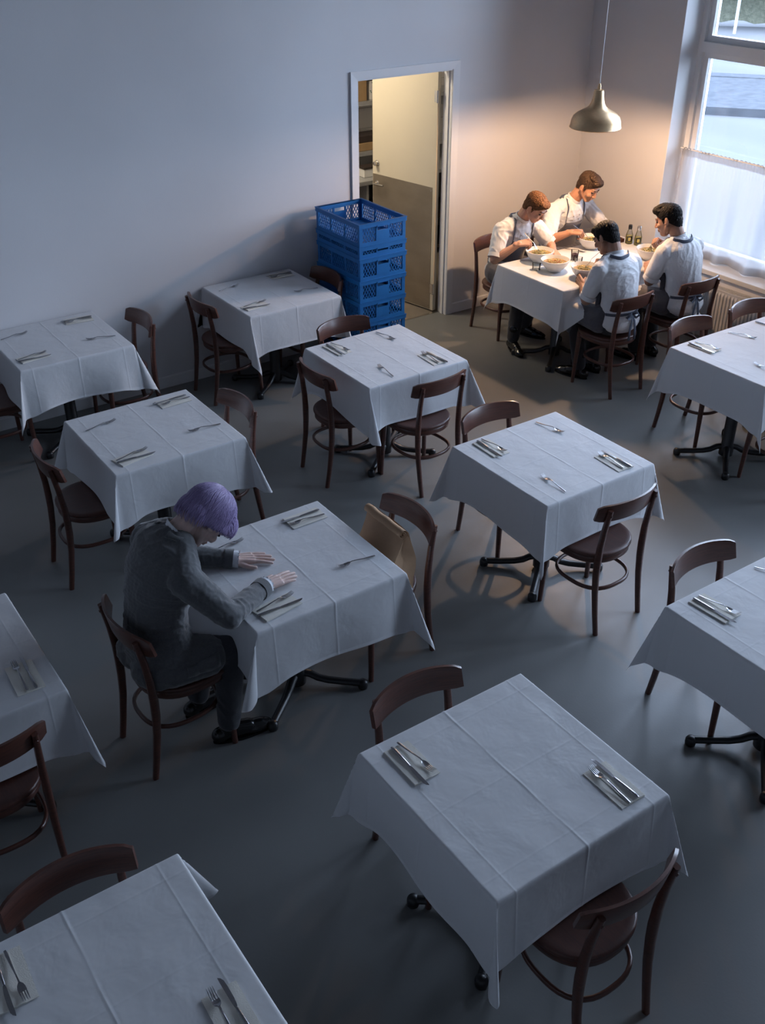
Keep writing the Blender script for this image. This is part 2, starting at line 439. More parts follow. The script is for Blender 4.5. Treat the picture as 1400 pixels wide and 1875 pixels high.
ko = kb.build('door_knob', MT['chrome'], dr, 40); ko.location = (LW - .06, .042, 1.24); ko.rotation_euler = (-math.pi / 2, 0, 0)
for zz in (.22, 1.9):
    h = MB(); h.lathe([(.009, -.05), (.009, .05)], 14, (-.004, .048, zz)); h.box(0, .040, zz - .045, .035, .0455, zz + .045)
    h.box(-.012, .040, zz - .045, 0, .0455, zz + .045)
    h.build('hinge', MT['chrome'], dr)

# windows
def window(i, y0, y1):
    root = bpy.data.objects.new('window_%d' % i, None); link(root); root['kind'] = 'structure'; root.location = (WIN_X, (y0 + y1) / 2, .6)
    hw = (y1 - y0) / 2; z0, z1 = 0.0, 3.35; rz = 1.68
    fr = MB()
    for s in (-1, 1):
        ya, yb = sorted((s * (hw - .001), s * (hw - .055)))
        fr.bbox(-.05, ya, z0, .05, yb, z1, .004)
    fr.bbox(-.05, -hw, z0, .05, hw, z0 + .05, .004)
    fr.bbox(-.05, -hw, z1 - .05, .05, hw, z1, .004)
    fr.build('window_frame', MT['frame'], root)
    tr_ = MB(); tr_.bbox(-.06, -hw + .05, rz - .04, .05, hw - .05, rz + .04, .004); tr_.build('transom', MT['frame'], root)
    sl = MB(); sl.box(.05, -hw, -.02, .2, hw, .02); sl.build('outer_sill', MT['frame'], root)
    nb = 2
    ys_ = [-hw + .055 + (2 * hw - .11) * k / nb for k in range(nb + 1)]
    mu = MB()
    for yy in ys_[1:-1]: mu.bbox(-.05, yy - .03, .05, .05, yy + .03, z1 - .05, .004)
    mu.build('mullion', MT['frame'], root)
    for a, b in zip(ys_[:-1], ys_[1:]):
        for c, d in ((.05, rz - .04), (rz + .04, z1 - .05)):
            s_ = MB()
            ia = a + (.03 if a != ys_[0] else 0); ib = b - (.03 if b != ys_[-1] else 0)
            T = .045
            s_.box(-.02, ia, c, .04, ia + T, d); s_.box(-.02, ib - T, c, .04, ib, d)
            s_.box(-.02, ia + T, c, .04, ib - T, c + T); s_.box(-.02, ia + T, d - T, .04, ib - T, d)
            so = s_.build('sash', MT['frame'], root)
            g_ = MB(); g_.box(.006, ia + T, c + T, .012, ib - T, d - T); g_.build('pane', MT['glass'], so)
    # inner sill board
    si = MB(); si.bbox(WALL_X - .035 - WIN_X, -hw + .001, -.04, -.05, hw - .001, 0, .006)
    si.build('window_sill', MT['sill'], root)
window(1, *WINS[0]); window(2, *WINS[1])

# cafe curtain on a rod, first window
def curtain(y0, y1, label):
    root = empty('cafe_curtain', (WIN_X - .09, (y0 + y1) / 2, .6), 0, label, 'curtain')
    hw = (y1 - y0) / 2 - .03
    rnd = random.Random(4)
    n = 460; rows = 26
    P = []
    ph = [rnd.uniform(0, 6.28) for _ in range(5)]
    for r in range(rows + 1):
        t = r / rows; z = .885 - t * .875; row = []
        A = .005 + .034 * min(1, t * 1.6)
        for k in range(n + 1):
            y = -hw + 2 * hw * k / n
            f = math.sin(y * 22 + ph[0] + .8 * math.sin(y * 5 + ph[1])) * .6 + math.sin(y * 37 + ph[2]) * .25 + .35 * math.sin(y * 9 + ph[3])
            hem = .012 * math.sin(y * 11 + ph[4]) * t
            g = .003 * math.sin(y * 190) * math.exp(-t * 7)
            row.append((A * f - .03 * t * t + g, y, z + hem * .5 + (.004 * math.sin(y * 150) if r == 0 else 0)))
        P.append(row)
    c = MB(); c.grid(P); c.build('curtain_panel', MT['sheer'], root, 180)
    for (ra, rb, nm) in ((0, 2, 'header'), (24, 26, 'hem')):
        h = MB(); h.grid([[(p[0] - .0015, p[1], p[2]) for p in row] for row in P[ra:rb + 1]]); h.build(nm, MT['sheer'], root, 180)
    rd = MB(); rd.tube([(0, -hw - .02, .875), (0, hw + .02, .875)], .006, 8, ref=(0, 0, 1)); rd.build('rod', MT['frame'], root, 60)
curtain(WINS[0][0], WINS[0][1], 'sheer white half-height curtain across the lower panes of the window')

# radiator under the sill
def radiator(y0, y1):
    x1 = WALL_X - .02; x0 = x1 - .085; z0, z1 = .10, .50
    root = empty('radiator', ((x0 + x1) / 2, (y0 + y1) / 2, 0), 0, 'white ribbed panel radiator on the wall under the window sill', 'radiator')
    hw = (y1 - y0) / 2; n = int((y1 - y0) / .034)
    P = []
    for z in (z0 + .02, z0 + .045, z1 - .045, z1 - .02):
        row = []
        for k in range(n + 1):
            for q, dx in ((0, 0), (.25, 0), (.4, -.010), (.75, -.010), (.9, 0)):
                y = -hw + (k + q) * (2 * hw) / (n + 1)
                d = dx if z0 + .03 < z < z1 - .03 else 0
                row.append((-.0425 + d, y, z))
        P.append(row)
    f = MB(); f.grid(P); f.box(-.0415, -hw, z0, .0425, hw, z1 - .012); f.build('panel', MT['rad'], root)
    g = MB(); g.box(-.044, -hw, z1 - .012, -.036, hw, z1); g.box(.034, -hw, z1 - .012, .042, hw, z1)
    k = -hw
    while k < hw: g.box(-.036, k, z1 - .006, .034, k + .006, z1 - .002); k += .018
    g.build('top_grille', MT['rad'], root)
    v = MB(); v.tube([(0, hw + .01, .14), (0, hw + .05, .14), (0, hw + .05, .02), (0, hw + .05, 0)], .009, 8, ref=(1, 0, 0))
    v.lathe([(.016, -.02), (.018, 0), (.016, .05), (.002, .055)], 14, (0, hw + .05, .15)); v.build('valve', MT['rad'], root, 50)
radiator(3.7, 5.42)

# outside: pale street, kerb, hedge and a railing
st = MB(); st.box(7.9, -20, -.5, 60, 90, -.2); tag(struct('ground_street', st, MT['road']))
def outside():
    d = Vector((1.0, .78)).normalized()      # direction away from the building
    nrm = Vector((-d.y, d.x))
    def M(dist): return Matrix.Translation((d.x * dist, d.y * dist, 0)) @ Matrix.Rotation(math.atan2(nrm.y, nrm.x), 4, 'Z')
    k = MB(); k.bbox(-14, -.22, -.2, 16, .22, -.04, .02); k.box(-14, .22, -.2, 16, 3.6, -.06)
    o = k.build('kerb', MT['kerb']); o.matrix_world = M(24.0); o.location.z = 0
    tag(o, 'low grey stone kerb along the pale street outside', 'kerb')
    bm_ = MB(); rnd = random.Random(3)
    P = []
    for z, yy in ((-.1, -.5), (.35, -.62), (.8, -.6), (1.1, -.45), (1.2, 0), (1.1, .45)):
        P.append([(x * .3 - 14, yy + rnd.uniform(-.07, .07), z + rnd.uniform(-.05, .05)) for x in range(100)])
    bm_.grid(P); o = bm_.build('hedge', MT['hedge'], None, 180); o.matrix_world = M(33.5)
    tag(o, 'clipped dull green hedge across the street beyond the railing', 'hedge', kind='stuff')
    root = empty('street_railing', (0, 0, 0), 0, 'thin grey metal railing standing before the hedge outside', 'railing')
    root.matrix_world = M(31.5)
    for k_ in range(12):
        p = MB(); p.tube([(-12 + k_ * 2.0, 0, -.12), (-12 + k_ * 2.0, 0, 2.6)], .045, 6, ref=(1, 0, 0)); p.build('post', MT['fence'], root)
    for zz in (.9, 1.7, 2.5):
        r_ = MB(); r_.tube([(-12, 0, zz), (10, 0, zz)], .02, 6); r_.build('rail', MT['fence'], root)
outside()

# ------------------------------------------------------------------ kitchen behind the door
def kitchen():
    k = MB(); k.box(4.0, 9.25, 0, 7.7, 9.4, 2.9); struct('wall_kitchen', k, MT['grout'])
    k2 = MB(); k2.box(3.9, WALL_Y + .091, 0, 4.0, 9.4, 2.9); k2.box(7.62, WALL_Y + .091, 0, 7.7, 9.4, 2.9); struct('wall_kitchen_ends', k2, MT['wall'])
    c = MB(); c.box(3.9, WALL_Y + .091, 2.9, 7.7, 9.4, 3.0); struct('ceiling_kitchen', c, MT['ceiling'])
    wall = bpy.data.objects['wall_kitchen']
    tm = MB(); tm.bbox(0, 0, 0, .196, .012, .196, .003); tme = tm.mesh('tile', MT['tile'])
    for i in range(14):
        for j in range(6):
            o = bpy.data.objects.new('tile', tme); link(o, wall); o.location = (4.9 + i * .2, 9.239, .86 + j * .2)
    # long worktop with cupboards below
    t = MB(); t.bbox(5.0, 8.62, .86, 7.4, 9.232, .90, .004); tag(t.build('worktop', MT['shelf']), 'steel kitchen worktop seen through the gap beside the door', 'worktop')
    un = empty('kitchen_unit', (6.2, 8.93, 0), 0, 'open dark steel unit under the kitchen worktop', 'cabinet')
    q = MB(); q.box(-1.2, -.28, .38, 1.2, .29, .41); q.box(-1.2, -.28, .06, 1.2, .29, .09); q.build('shelf', MT['darkbox'], un)
    for xx in (-1.19, -.4, .4, 1.19):
        q = MB(); q.box(xx - .012, -.28, 0, xx + .012, .29, .858); q.build('upright', MT['shelf'], un)
    p = empty('stock_pot', (5.93, 8.85, .412), 0, 'black cooking pot on the shelf under the kitchen worktop', 'pot')
    q = MB(); q.lathe([(.13, 0), (.14, .02), (.14, .2), (.147, .205), (.136, .2), (.12, .03), (.001, .025)], 28); q.build('body', MT['iron'], p, 40)
    q = MB(); q.tube([(-.14, 0, .15), (-.18, 0, .16), (-.18, .03, .16), (-.14, .03, .15)], .006, 6); q.build('handle', MT['iron'], p)
    # wall shelves
    for z, nm in ((1.08, 'wall shelf at the foot of the tiles in the kitchen'), (1.56, 'upper wall shelf in the kitchen holding boxes and a tin')):
        s = MB(); s.bbox(5.2, 8.93, z, 7.2, 9.235, z + .022, .003); s.box(5.2, 8.925, z - .015, 7.2, 8.93, z + .025)
        for xx in (5.4, 6.4, 7.0): s.box(xx, 8.95, z - .12, xx + .01, 9.235, z)
        tag(s.build('wall_shelf', MT['shelf']), nm, 'shelf')
    def bx(x, y, z, sx, sy, sz, mt, name, label, cat, lid=True):
        e = empty(name, (x, y, z), 0, label, cat)
        q = MB(); q.bbox(-sx / 2, -sy / 2, 0, sx / 2, sy / 2, sz * (.8 if lid else 1), .006); q.build('body', mt, e)
        if lid:
            q = MB(); q.bbox(-sx / 2 - .006, -sy / 2 - .006, sz * .8, sx / 2 + .006, sy / 2 + .006, sz, .006); q.build('lid', MT['darkbox'], e)
        return e
    bx(5.93, 9.06, 1.583, .15, .2, .24, MT['box'], 'storage_box', 'orange-brown box with a dark lid on the upper kitchen shelf', 'box')
    tn = bx(6.12, 9.06, 1.583, .13, .16, .22, MT['tile'], 'patterned_tin', 'white tin with green leaf pattern on the upper kitchen shelf', 'tin')
    rnd = random.Random(5)
    q = MB()
    for i in range(16):
        x = rnd.uniform(-.05, .05); z = rnd.uniform(.02, .16); a = rnd.uniform(0, 3)
        q.add([(x, -.0815, z), (x + .014 * math.cos(a), -.0815, z + .014 * math.sin(a)), (x + .02 * math.cos(a + .5), -.0815, z + .02 * math.sin(a + .5)), (x + .010 * math.cos(a + 1.1), -.0815, z + .01 * math.sin(a + 1.1))], [(0, 1, 2, 3)])
    o_ = q.build('leaf_print', mat('leaf_print_green', (.03, .12, .07, 1), .5), tn); o_['kind'] = 'stuff'
    bx(6.03, 9.07, 1.104, .34, .22, .075, MT['box'], 'pan_box', 'brown flat box lowest on the lower kitchen shelf', 'box', False)
    bx(6.06, 9.08, 1.181, .30, .2, .065, MT['darkbox'], 'oven_tray', 'dark tray stacked on the flat box in the kitchen', 'tray', False)
    bx(5.90, 8.80, .902, .16, .12, .10, MT['ceramic'], 'steel_container', 'white container with a grey lid on the kitchen worktop', 'container')
    bx(6.13, 8.84, .902, .12, .12, .11, MT['chrome'], 'steel_container', 'bright steel container on the kitchen worktop by the door edge', 'container', False)
    L = empty('kitchen_light', (4.45, 8.1, 2.89), 0, 'flat ceiling light of the kitchen', 'lamp')
    q = MB(); q.bbox(-.3, -.3, -.04, .3, .3, .0, .004); q.build('housing', MT['frame'], L)
    ld = bpy.data.lights.new('kitchen_lamp', 'AREA'); ld.shape = 'SQUARE'; ld.size = .55; ld.energy = 15; ld.color = (1, .84, .62)
    lo = bpy.data.objects.new('kitchen_lamp', ld); link(lo, L); lo.location = (0, 0, -.06)
kitchen()

# ------------------------------------------------------------------ pendant lamp
def pendant():
    L = empty('pendant_lamp', (6.05, 5.87, 1.83), 0, 'brushed brass pendant lamp on a thin cord above the chefs at the corner table', 'lamp')
    prof = [(.197, 0), (.199, .004), (.195, .006), (.188, .055), (.176, .082), (.15, .105), (.115, .125), (.085, .14), (.066, .155), (.052, .18), (.042, .22), (.038, .262), (.034, .268)]
    q = MB(); q.lathe(prof, 64, close=False); q.build('shade', MT['brass'], L, 60)
    q = MB(); q.lathe([(r - .002, z) for r, z in prof[:-1]] + [(.001, .262)], 64, close=False); q.build('shade_lining', MT['shade_in'], L, 60)
    q = MB(); q.lathe([(.036, .262), (.036, .272), (.014, .276), (.012, .30), (.008, .315), (.002, .318)], 24); q.build('cap', MT['brass'], L, 40)
    q = MB(); q.tube([(0, 0, .315), (0.003, 0, 1.2), (0, 0, CEIL - 1.83)], .0035, 8, ref=(1, 0, 0)); q.build('cord', MT['ceramic'], L, 60)
    q = MB(); q.lathe([(.016, .17), (.018, .14), (.03, .105), (.032, .085), (.024, .062), (.001, .052)], 20); q.build('bulb', MT['bulb'], L, 60)
    ld = bpy.data.lights.new('bulb_light', 'POINT'); ld.energy = 26; ld.color = (1, .62, .36); ld.shadow_soft_size = .035
    lo = bpy.data.objects.new('bulb_light', ld); link(lo, L); lo.location = (0, 0, .025)
pendant()

# ------------------------------------------------------------------ chairs
def arc_back(hw=.218, depth=.066, n=18, y0=-.186):
    """plan curve of the backrest: hollow towards the sitter"""
    return [(hw * math.sin(t), y0 - depth * (math.cos(t) - math.cos(1.05)) / (1 - math.cos(1.05)))
            if False else (hw * t, y0 - depth * (1 - t * t) * (1 + .12 * t * t)) for t in [2 * i / n - 1 for i in range(n + 1)]]

def chair_proto(name='dining_chair'):
    root = empty(name)
    # seat: squared front, rounded rear, softly dished
    out = []
    for i in range(44):
        a = 2 * math.pi * i / 44
        c, s = math.cos(a), math.sin(a)
        e = 4.6 if s > 0 else 2.35
        r = (abs(c) ** e + abs(s) ** e) ** (-1 / e)
        wx = .205 - .012 * (s < 0) * abs(s)
        out.append((wx * r * c, .198 * r * s - .002))
    q = MB(); V = []; F = []; n = len(out)
    rings = [(.0, .452), (.35, .4525), (.65, .455), (.86, .459), (.955, .4605), (.99, .4575), (1, .452), (1, .442), (.975, .436), (.9, .434), (0, .434)]
    idx = []
    for (k, z) in rings:
        if k == 0: V.append((0, 0, z)); idx.append([len(V) - 1])
        else:
            idx.append(list(range(len(V), len(V) + n))); V += [(x * k, y * k, z) for x, y in out]
    for a, b in zip(idx[:-1], idx[1:]):
        for i in range(n):
            j = (i + 1) % n
            if len(a) == 1: F.append((a[0], b[i], b[j]))
            elif len(b) == 1: F.append((a[i], b[0], a[j]))
            else: F.append((a[i], b[i], b[j], a[j]))
    q.add(V, F); q.build('seat', MT['seat_wood'], root, 50)
    # seat ring below the seat
    ring = [(x * .90, y * .90 - .002, .417) for x, y in out]
    q = MB(); q.sweep(ring, rect(.022, .036), closed=True); q.build('seat_frame', MT['wood'], root, 50)
    # rear legs run up as back posts
    for sx in (-1, 1):
        pts = [(sx * .169, -.246, 0), (sx * .170, -.226, .12), (sx * .171, -.208, .25), (sx * .172, -.200, .36), (sx * .172, -.199, .44), (sx * .171, -.203, .54), (sx * .170, -.215, .65), (sx * .169, -.230, .74), (sx * .168, -.238, .782)]
        sc = [(.82, .85), (.9, .9), (1, 1), (1.05, 1.1), (1.05, 1.15), (1, 1.05), (.92, .95), (.85, .88), (.8, .82)]
        q = MB(); q.sweep(pts, rect(.028, .032, .45), ref=(0, 1, 0), scale=sc); q.build('leg', MT['wood'], root, 50)
    for sx in (-1, 1):
        pts = [(sx * .189, .158, 0), (sx * .183, .152, .2), (sx * .176, .146, .36), (sx * .174, .145, .436)]
        q = MB(); q.sweep(pts, rect(.030, .030, .45), ref=(0, 1, 0), scale=[.8, .95, 1.12, 1.15]); q.build('leg', MT['wood'], root, 50)
    # hoop stretcher
    hp = []
    for i in range(40):
        a = 2 * math.pi * i / 40; c, s = math.cos(a), math.sin(a)
        e = 2.6; r = (abs(c) ** e + abs(s) ** e) ** (-1 / e)
        hp.append((.172 * r * c, .180 * r * s - .026, .245))
    q = MB(); q.sweep(hp, rect(.016, .022, .5), closed=True); q.build('stretcher', MT['wood'], root, 60)
    # curved back rail
    pl = arc_back(); q = MB(); V = []; F = []
    secz = [(0, .0), (.012, -.010), (.5, -.004), (.985, .004), (1, .0)]
    n = len(pl)
    th = .0085
    prof = [(-th, .06), (-th * .8, .0), (th * .8, .0), (th, .06), (th, .94), (th * .7, 1.0), (-th * .7, 1.0), (-th, .94)]
    for i, (x, y) in enumerate(pl):
        t = 2 * i / (n - 1) - 1
        p0 = Vector(pl[max(i - 1, 0)]); p1 = Vector(pl[min(i + 1, n - 1)]); d = (p1 - p0).normalized(); nr = Vector((-d.y, d.x))
        h = .100 + .010 * (1 - t * t); zt = .800 + .012 * (1 - t * t)
        if abs(t) > .97: h *= .78; zt -= .010
        elif abs(t) > .86: h *= .965; zt -= .001
        for a, b in prof:
            lean = -.020 * (b - .5)
            V.append((x + nr.x * a, y + nr.y * a + lean, zt - h + h * b))
    k = len(prof)
    for i in range(n - 1):
        for j in range(k): F.append((i * k + j, (i + 1) * k + j, (i + 1) * k + (j + 1) % k, i * k + (j + 1) % k))
    F.append(tuple(range(k))); F.append(tuple((n - 1) * k + j for j in range(k))[::-1])
    q.add(V, F); q.build('backrest', MT['wood'], root, 45)
    for sx in (-1, 1):
        q = MB(); q.lathe([(.007, 0), (.006, .003), (.001, .004)], 12); o = q.build('bolt_plug', MT['wood'], root, 40)
        o.location = (sx * .1685, -.2475, .748); o.rotation_euler = (math.pi / 2 + .15, 0, 0)
    return root

CH = [  # x, y, heading of the sitter (deg, 0 = +y), label, group
 (3.57, 3.174, 2.3, 'chair seen from behind, tucked under the right-centre table', 'T5'),
 (3.654, 4.869, 3.5, 'chair seen from behind at the near side of the table before the crates', 'T4'),
 (3.306, 5.235, -91.5, 'wooden chair tucked at the left side of the table in front of the blue crates', 'T4'),
 (1.848, 1.503, 0.4, 'chair seen from behind at the nearest table, bottom right', 'T7'),
 (1.271, 3.488, -87, 'dark wooden chair on which the lavender-haired person in the grey suit sits', 'T6'),
 (1.491, 5.091, -92, 'wooden chair at the left end of the table behind the lavender-haired person', 'T3'),
 (3.254, 6.80, -89, 'wooden chair by the wall at the left of the table beside the blue crates', 'T2'),
 (3.67, 5.60, 180, 'wooden chair in front of the blue crates, on the far side of its table', 'T4'),
 (3.62, 3.92, 180, 'wooden chair on the far side of the right-centre table, only its back showing', 'T5'),
 (1.83, 2.215, 180, 'wooden chair on the far side of the nearest lower-right table', 'T7'),
 (.396, 2.125, 180, 'wooden chair on the far side of the table in the bottom left corner', 'T8'),
 (.356, 3.263, 0, 'wooden chair cut by the left edge, turned towards the table at the left edge', 'T9'),
 (5.688, 4.20, 180, 'wooden chair behind the long right-hand table, the left one of two', 'T10'),
 (6.32, 4.19, 180, 'wooden chair behind the long right-hand table, the right one before the radiator', 'T10'),
 (5.62, 3.44, 0, 'wooden chair pushed under the near side of the long right-hand table', 'T10'),
 (3.465, 2.19, 180, 'wooden chair on the far side of the table at the lower right edge', 'T11'),
 (2.25, 5.10, 90, 'wooden chair at the right end of the table behind the lavender-haired person', 'T3'),
 (2.33, 6.735, 90, 'wooden chair by the wall at the right end of the leftmost wall table', 'T1'),
 (3.935, 6.77, 90, 'wooden chair standing directly beside the stack of blue crates', 'T2'),
 (2.368, 3.49, 90, 'wooden chair holding the brown paper bag, opposite the lavender-haired person', 'T6'),
 (1.44, 6.72, -90, 'wooden chair cut by the left edge at the leftmost wall table', 'T1'),
 (5.83, 6.535, 180, 'wooden chair of the ginger-haired chef nearest the kitchen door', 'T12'),
 (6.50, 6.56, 180, 'wooden chair of the chef facing us in the corner, almost hidden by him', 'T12'),
 (5.764, 5.215, 0, 'chair of the black-haired chef in front, apron bow hanging behind it', 'T12'),
 (6.452, 5.165, 0, 'wooden chair of the chef nearest the window and radiator', 'T12'),
]
proto = chair_proto()
for i, (x, y, a, lab, g) in enumerate(CH):
    o = proto if i == 0 else copy_tree(proto)
    o.location = (x, y, 0); o.rotation_euler = (0, 0, math.radians(a))
    tag(o, lab, 'chair', 'dark bentwood dining chairs')

# ------------------------------------------------------------------ tables and cloths
HT, HS, OV = .757, .385, .285
TABS = {  # x, y, half length x, half length y, adjective
 'T1': (1.934, 6.745, HS, HS, 'leftmost table along the wall'),
 'T2': (3.614, 6.745, HS, HS, 'wall table beside the blue crates'),
 'T3': (1.917, 5.109, HS, HS, 'table behind the lavender-haired person'),
 'T4': (3.643, 5.244, HS, HS, 'table in front of the blue crates'),
 'T5': (3.597, 3.562, HS, HS, 'right-centre table'),
 'T6': (1.888, 3.495, HS, HS, 'table of the person in the grey suit'),
 'T7': (1.858, 1.890, HS, HS, 'nearest table at the bottom right'),
 'T8': (.342, 1.854, HS, HS, 'table in the bottom left corner'),
 'T9': (.325, 3.614, HS, HS, 'table cut by the left edge'),
 'T10': (6.01, 3.847, .705, HS, 'long table at the right edge'),
 'T11': (3.451, 1.863, HS, HS, 'table at the lower right edge'),
 'T12': (6.176, 5.853, .70, HS, 'chefs\' table in the corner'),
}

def base_parts(root, cx):
    for k, (sx, sy) in enumerate(((1, 1), (-1, 1), (-1, -1), (1, -1))):
        a = math.atan2(.215 * sy, .262 * sx); R_ = .335
        c, s = math.cos(a), math.sin(a)
        q = MB(); pts = []; sc = []
        for t, z, w_ in ((.02, .085, 1.15), (.07, .075, 1.1), (.11, .052, 1), (.16, .040, .95), (.24, .034, .9), (R_ - .015, .031, .88)):
            pts.append((cx + c * t, s * t, z)); sc.append((w_, 1))
        q.sweep(pts, rect(.042, .034, .7), scale=sc)
        f = q.build('foot', MT['iron'], root, 60)
        e = MB(); e.lathe([(.018, 0), (.024, .003), (.026, .016), (.025, .036), (.018, .047), (.002, .050)], 20, (cx + c * R_, s * R_, .0))
        e.build('foot_cap', MT['iron'], f, 60)
    q = MB(); q.lathe([(.048, .02), (.048, .09), (.041, .10), (.0405, HT - .06), (.048, HT - .055), (.048, HT - .045)], 28, (cx, 0, 0)); q.build('column', MT['iron'], root, 50)
    q = MB(); q.bbox(cx - .2, -.2, HT - .045, cx + .2, .2, HT - .035, .003); q.build('top_plate', MT['iron'], root)

base_off = {'T10': (-.42, .33), 'T12': (-.36, .34)}
tproto = None
for k, (x, y, hx_, hy_, adj) in TABS.items():
    t = empty('dining_table', (x, y, 0), 0, 'square table on a black iron foot, ' + adj if hx_ < .5 else 'long table on two black iron feet, ' + adj, 'table', 'tables under white cloths')
    q = MB(); q.bbox(-hx_ + .008, -hy_ + .008, HT - .035, hx_ - .008, hy_ - .008, HT - .003, .005); q.build('tabletop', MT['board'], t)
    for o_ in base_off.get(k, (0,)): base_parts(t, o_)

def lines(h, o):
    """sample coordinates across half table h and overhang o, finer at creases"""
    c = set()
    def fine(p, wd=(-.009, -.0045, -.002, 0, .002, .0045, .009)):
        for d in wd: c.add(round(p + d, 5))
    n = int(2 * h / .022)
    for i in range(n + 1): c.add(round(-h + 2 * h * i / n, 5))
    for s in (-1, 1):
        fine(s * (h - .072))
        for d in (-.012, -.006, 0, .004, .008, .012, .018, .026): c.add(round(s * (h + d), 5))
        for i in range(1, 14): c.add(round(s * (h + .026 + (o - .026) * i / 13), 5))
        c.add(round(s * (h + o - .008), 5)); c.add(round(s * (h + o - .0115), 5))
    fine(0)
    L = sorted(c); out = [L[0]]
    for v in L[1:]:
        if v - out[-1] > .0016: out.append(v)
    return np.array(out)

def cloth_mesh(hx, hy, o, seed, lap=(), press=None):
    rs = np.random.RandomState(seed)
    U, Vv = np.meshgrid(lines(hx, o), lines(hy, o), indexing='ij')
    sx, sy = np.sign(U), np.sign(Vv)
    du = np.maximum(np.abs(U) - hx, 0); dv = np.maximum(np.abs(Vv) - hy, 0)
    # crease relief before folding
    def ridge(t, a, wd): return a * np.exp(-(t / wd) ** 2)
    rel = ridge(U + .0015 * np.sin(Vv * 23), .0008, .005) * (1 + .5 * np.sin(Vv * 17 + 2)) + ridge(np.abs(U) - hx + .072, .00055, .004) + ridge(np.abs(Vv) - hy + .072, .00055, .004) + ridge(Vv, .0004, .004)
    f = lambda a, b, c, d: np.sin(a * U + b * Vv + c) * np.sin(d * U - a * .7 * Vv + b)
    top = (du + dv) == 0
    rel += .0006 * f(19, 13, rs.rand() * 6, 11) * top
    rel += np.where((hx + o - np.abs(U) < .010) | (hy + o - np.abs(Vv) < .010), .0012, 0)
    X = np.clip(U, -hx, hx); Y = np.clip(Vv, -hy, hy); Z = np.zeros_like(U); NX = np.zeros_like(U); NY = np.zeros_like(U)
    Lr = np.hypot(du, dv); th = np.arctan2(dv, np.maximum(du, 1e-9)); th = np.where(du + dv > 0, th, 0)
    cid = ((sx > 0) * 1 + (sy > 0) * 2).astype(int)
    phm = rs.uniform(.24, .40, 4)[cid]; sway = rs.uniform(-.9, .9, 4)[cid]
    if hx > .6: phm = phm * .55
    both = (du > 0) & (dv > 0)
    # side flare and waves
    ps = .06
    wx = np.zeros_like(U); wy = np.zeros_like(U)
    for k in range(3):
        fr, p1, p2 = rs.uniform(5, 12), rs.rand() * 6, rs.rand() * 6
        wx += np.sin(fr * Vv + p1 + 2 * sx) / 3; wy += np.sin(fr * U + p2 + 2 * sy) / 3
    phi = phm * np.sin(2 * th) ; alp = (math.pi / 2 - th) + sway * np.sin(2 * th)
    hzx = np.sin(phi) * np.cos(alp) + ps * np.cos(th) ** 2
    hzy = np.sin(phi) * np.sin(alp) + ps * np.sin(th) ** 2
    hz = np.hypot(hzx, hzy); dz = np.sqrt(np.maximum(1 - hz ** 2, .1))
    # round over the table edge
    R0 = .010
    soft = rs.choice([.12, .35, .7], 4)[cid]
    lim = 1.10 * o; over = np.maximum(Lr - lim, 0)
    Lr = np.where(both, np.minimum(Lr, lim) + over * soft, Lr)
    dcor = np.where(du > 0, hy - np.abs(Vv), hx - np.abs(U))
    sag = np.where(both, np.exp(-np.minimum(du, dv) * 0) , np.exp(-(np.maximum(dcor, 0) / .085) ** 2))
    Lr = Lr * (1 + .13 * sag * np.clip(Lr / o, 0, 1) ** 1.5)
    Le = np.maximum(Lr - R0 * .57, 0) ; rr = np.minimum(Lr / (R0 * 1.57), 1)
    rout = R0 * np.sin(rr * math.pi / 2) ; rdn = R0 * (1 - np.cos(rr * math.pi / 2))
    q = np.clip(Lr / o, 0, 1.5)
    fade_y = np.clip((hy - np.abs(Vv)) / .12, 0, 1); fade_x = np.clip((hx - np.abs(U)) / .12, 0, 1)
    ox = rout * np.cos(th) + Le * hzx + np.where(dv == 0, .024 * wx * q ** 1.3 * fade_y, 0) * (du > 0)
    oy = rout * np.sin(th) + Le * hzy + np.where(du == 0, .024 * wy * q ** 1.3 * fade_x, 0) * (dv > 0)
    ox = np.where(Lr > 0, ox, 0); oy = np.where(Lr > 0, oy, 0)
    Z = -np.where(Lr > 0, rdn + Le * dz, 0)
    # parts of the cloth lying over a lap: (axis, side, t0, t1, drop)
    for ax, sd, t0, t1, drop in lap:
        tt, dd, s_ = (Vv, du, sx) if ax == 'x' else (U, dv, sy)
        wgt = np.clip((tt - t0 + .09) / .09, 0, 1) * np.clip((t1 + .09 - tt) / .09, 0, 1); wgt = wgt * wgt * (3 - 2 * wgt)
        wgt = wgt * (s_ == sd)
        ln_ = Le
        ext = np.clip(ln_ - drop, 0, None)
        zl = -(np.minimum(ln_, drop) + R0) - .18 * ext; ol = R0 + .10 * np.minimum(ln_, drop) + .96 * ext
        act = (dd > 0)
        if ax == 'x': ox = np.where(act, ox * (1 - wgt) + ol * wgt, ox)
        else: oy = np.where(act, oy * (1 - wgt) + ol * wgt, oy)
        Z = np.where(act, Z * (1 - wgt) + zl * wgt, Z)
    if press:
        ax, sd = press
        if ax == 'y': oy = np.where(sy == sd, np.minimum(oy, .009), oy)
    X = X + sx * ox; Y = Y + sy * oy
    # apply relief along approximate normal
    nx = np.where(Lr > 0, sx * np.cos(th) * dz, 0) ; ny = np.where(Lr > 0, sy * np.sin(th) * dz, 0); nz_ = np.where(Lr > 0, np.clip(1 - rr, 0, 1), 1)
    X = X + nx * rel * 1.3; Y = Y + ny * rel * 1.3; Z = Z + nz_ * rel
    a, b = U.shape
    P = np.stack([X, Y, Z], -1).reshape(-1, 3)
    I = np.arange(a * b).reshape(a, b)
    F = np.stack([I[:-1, :-1], I[1:, :-1], I[1:, 1:], I[:-1, 1:]], -1).reshape(-1, 4)
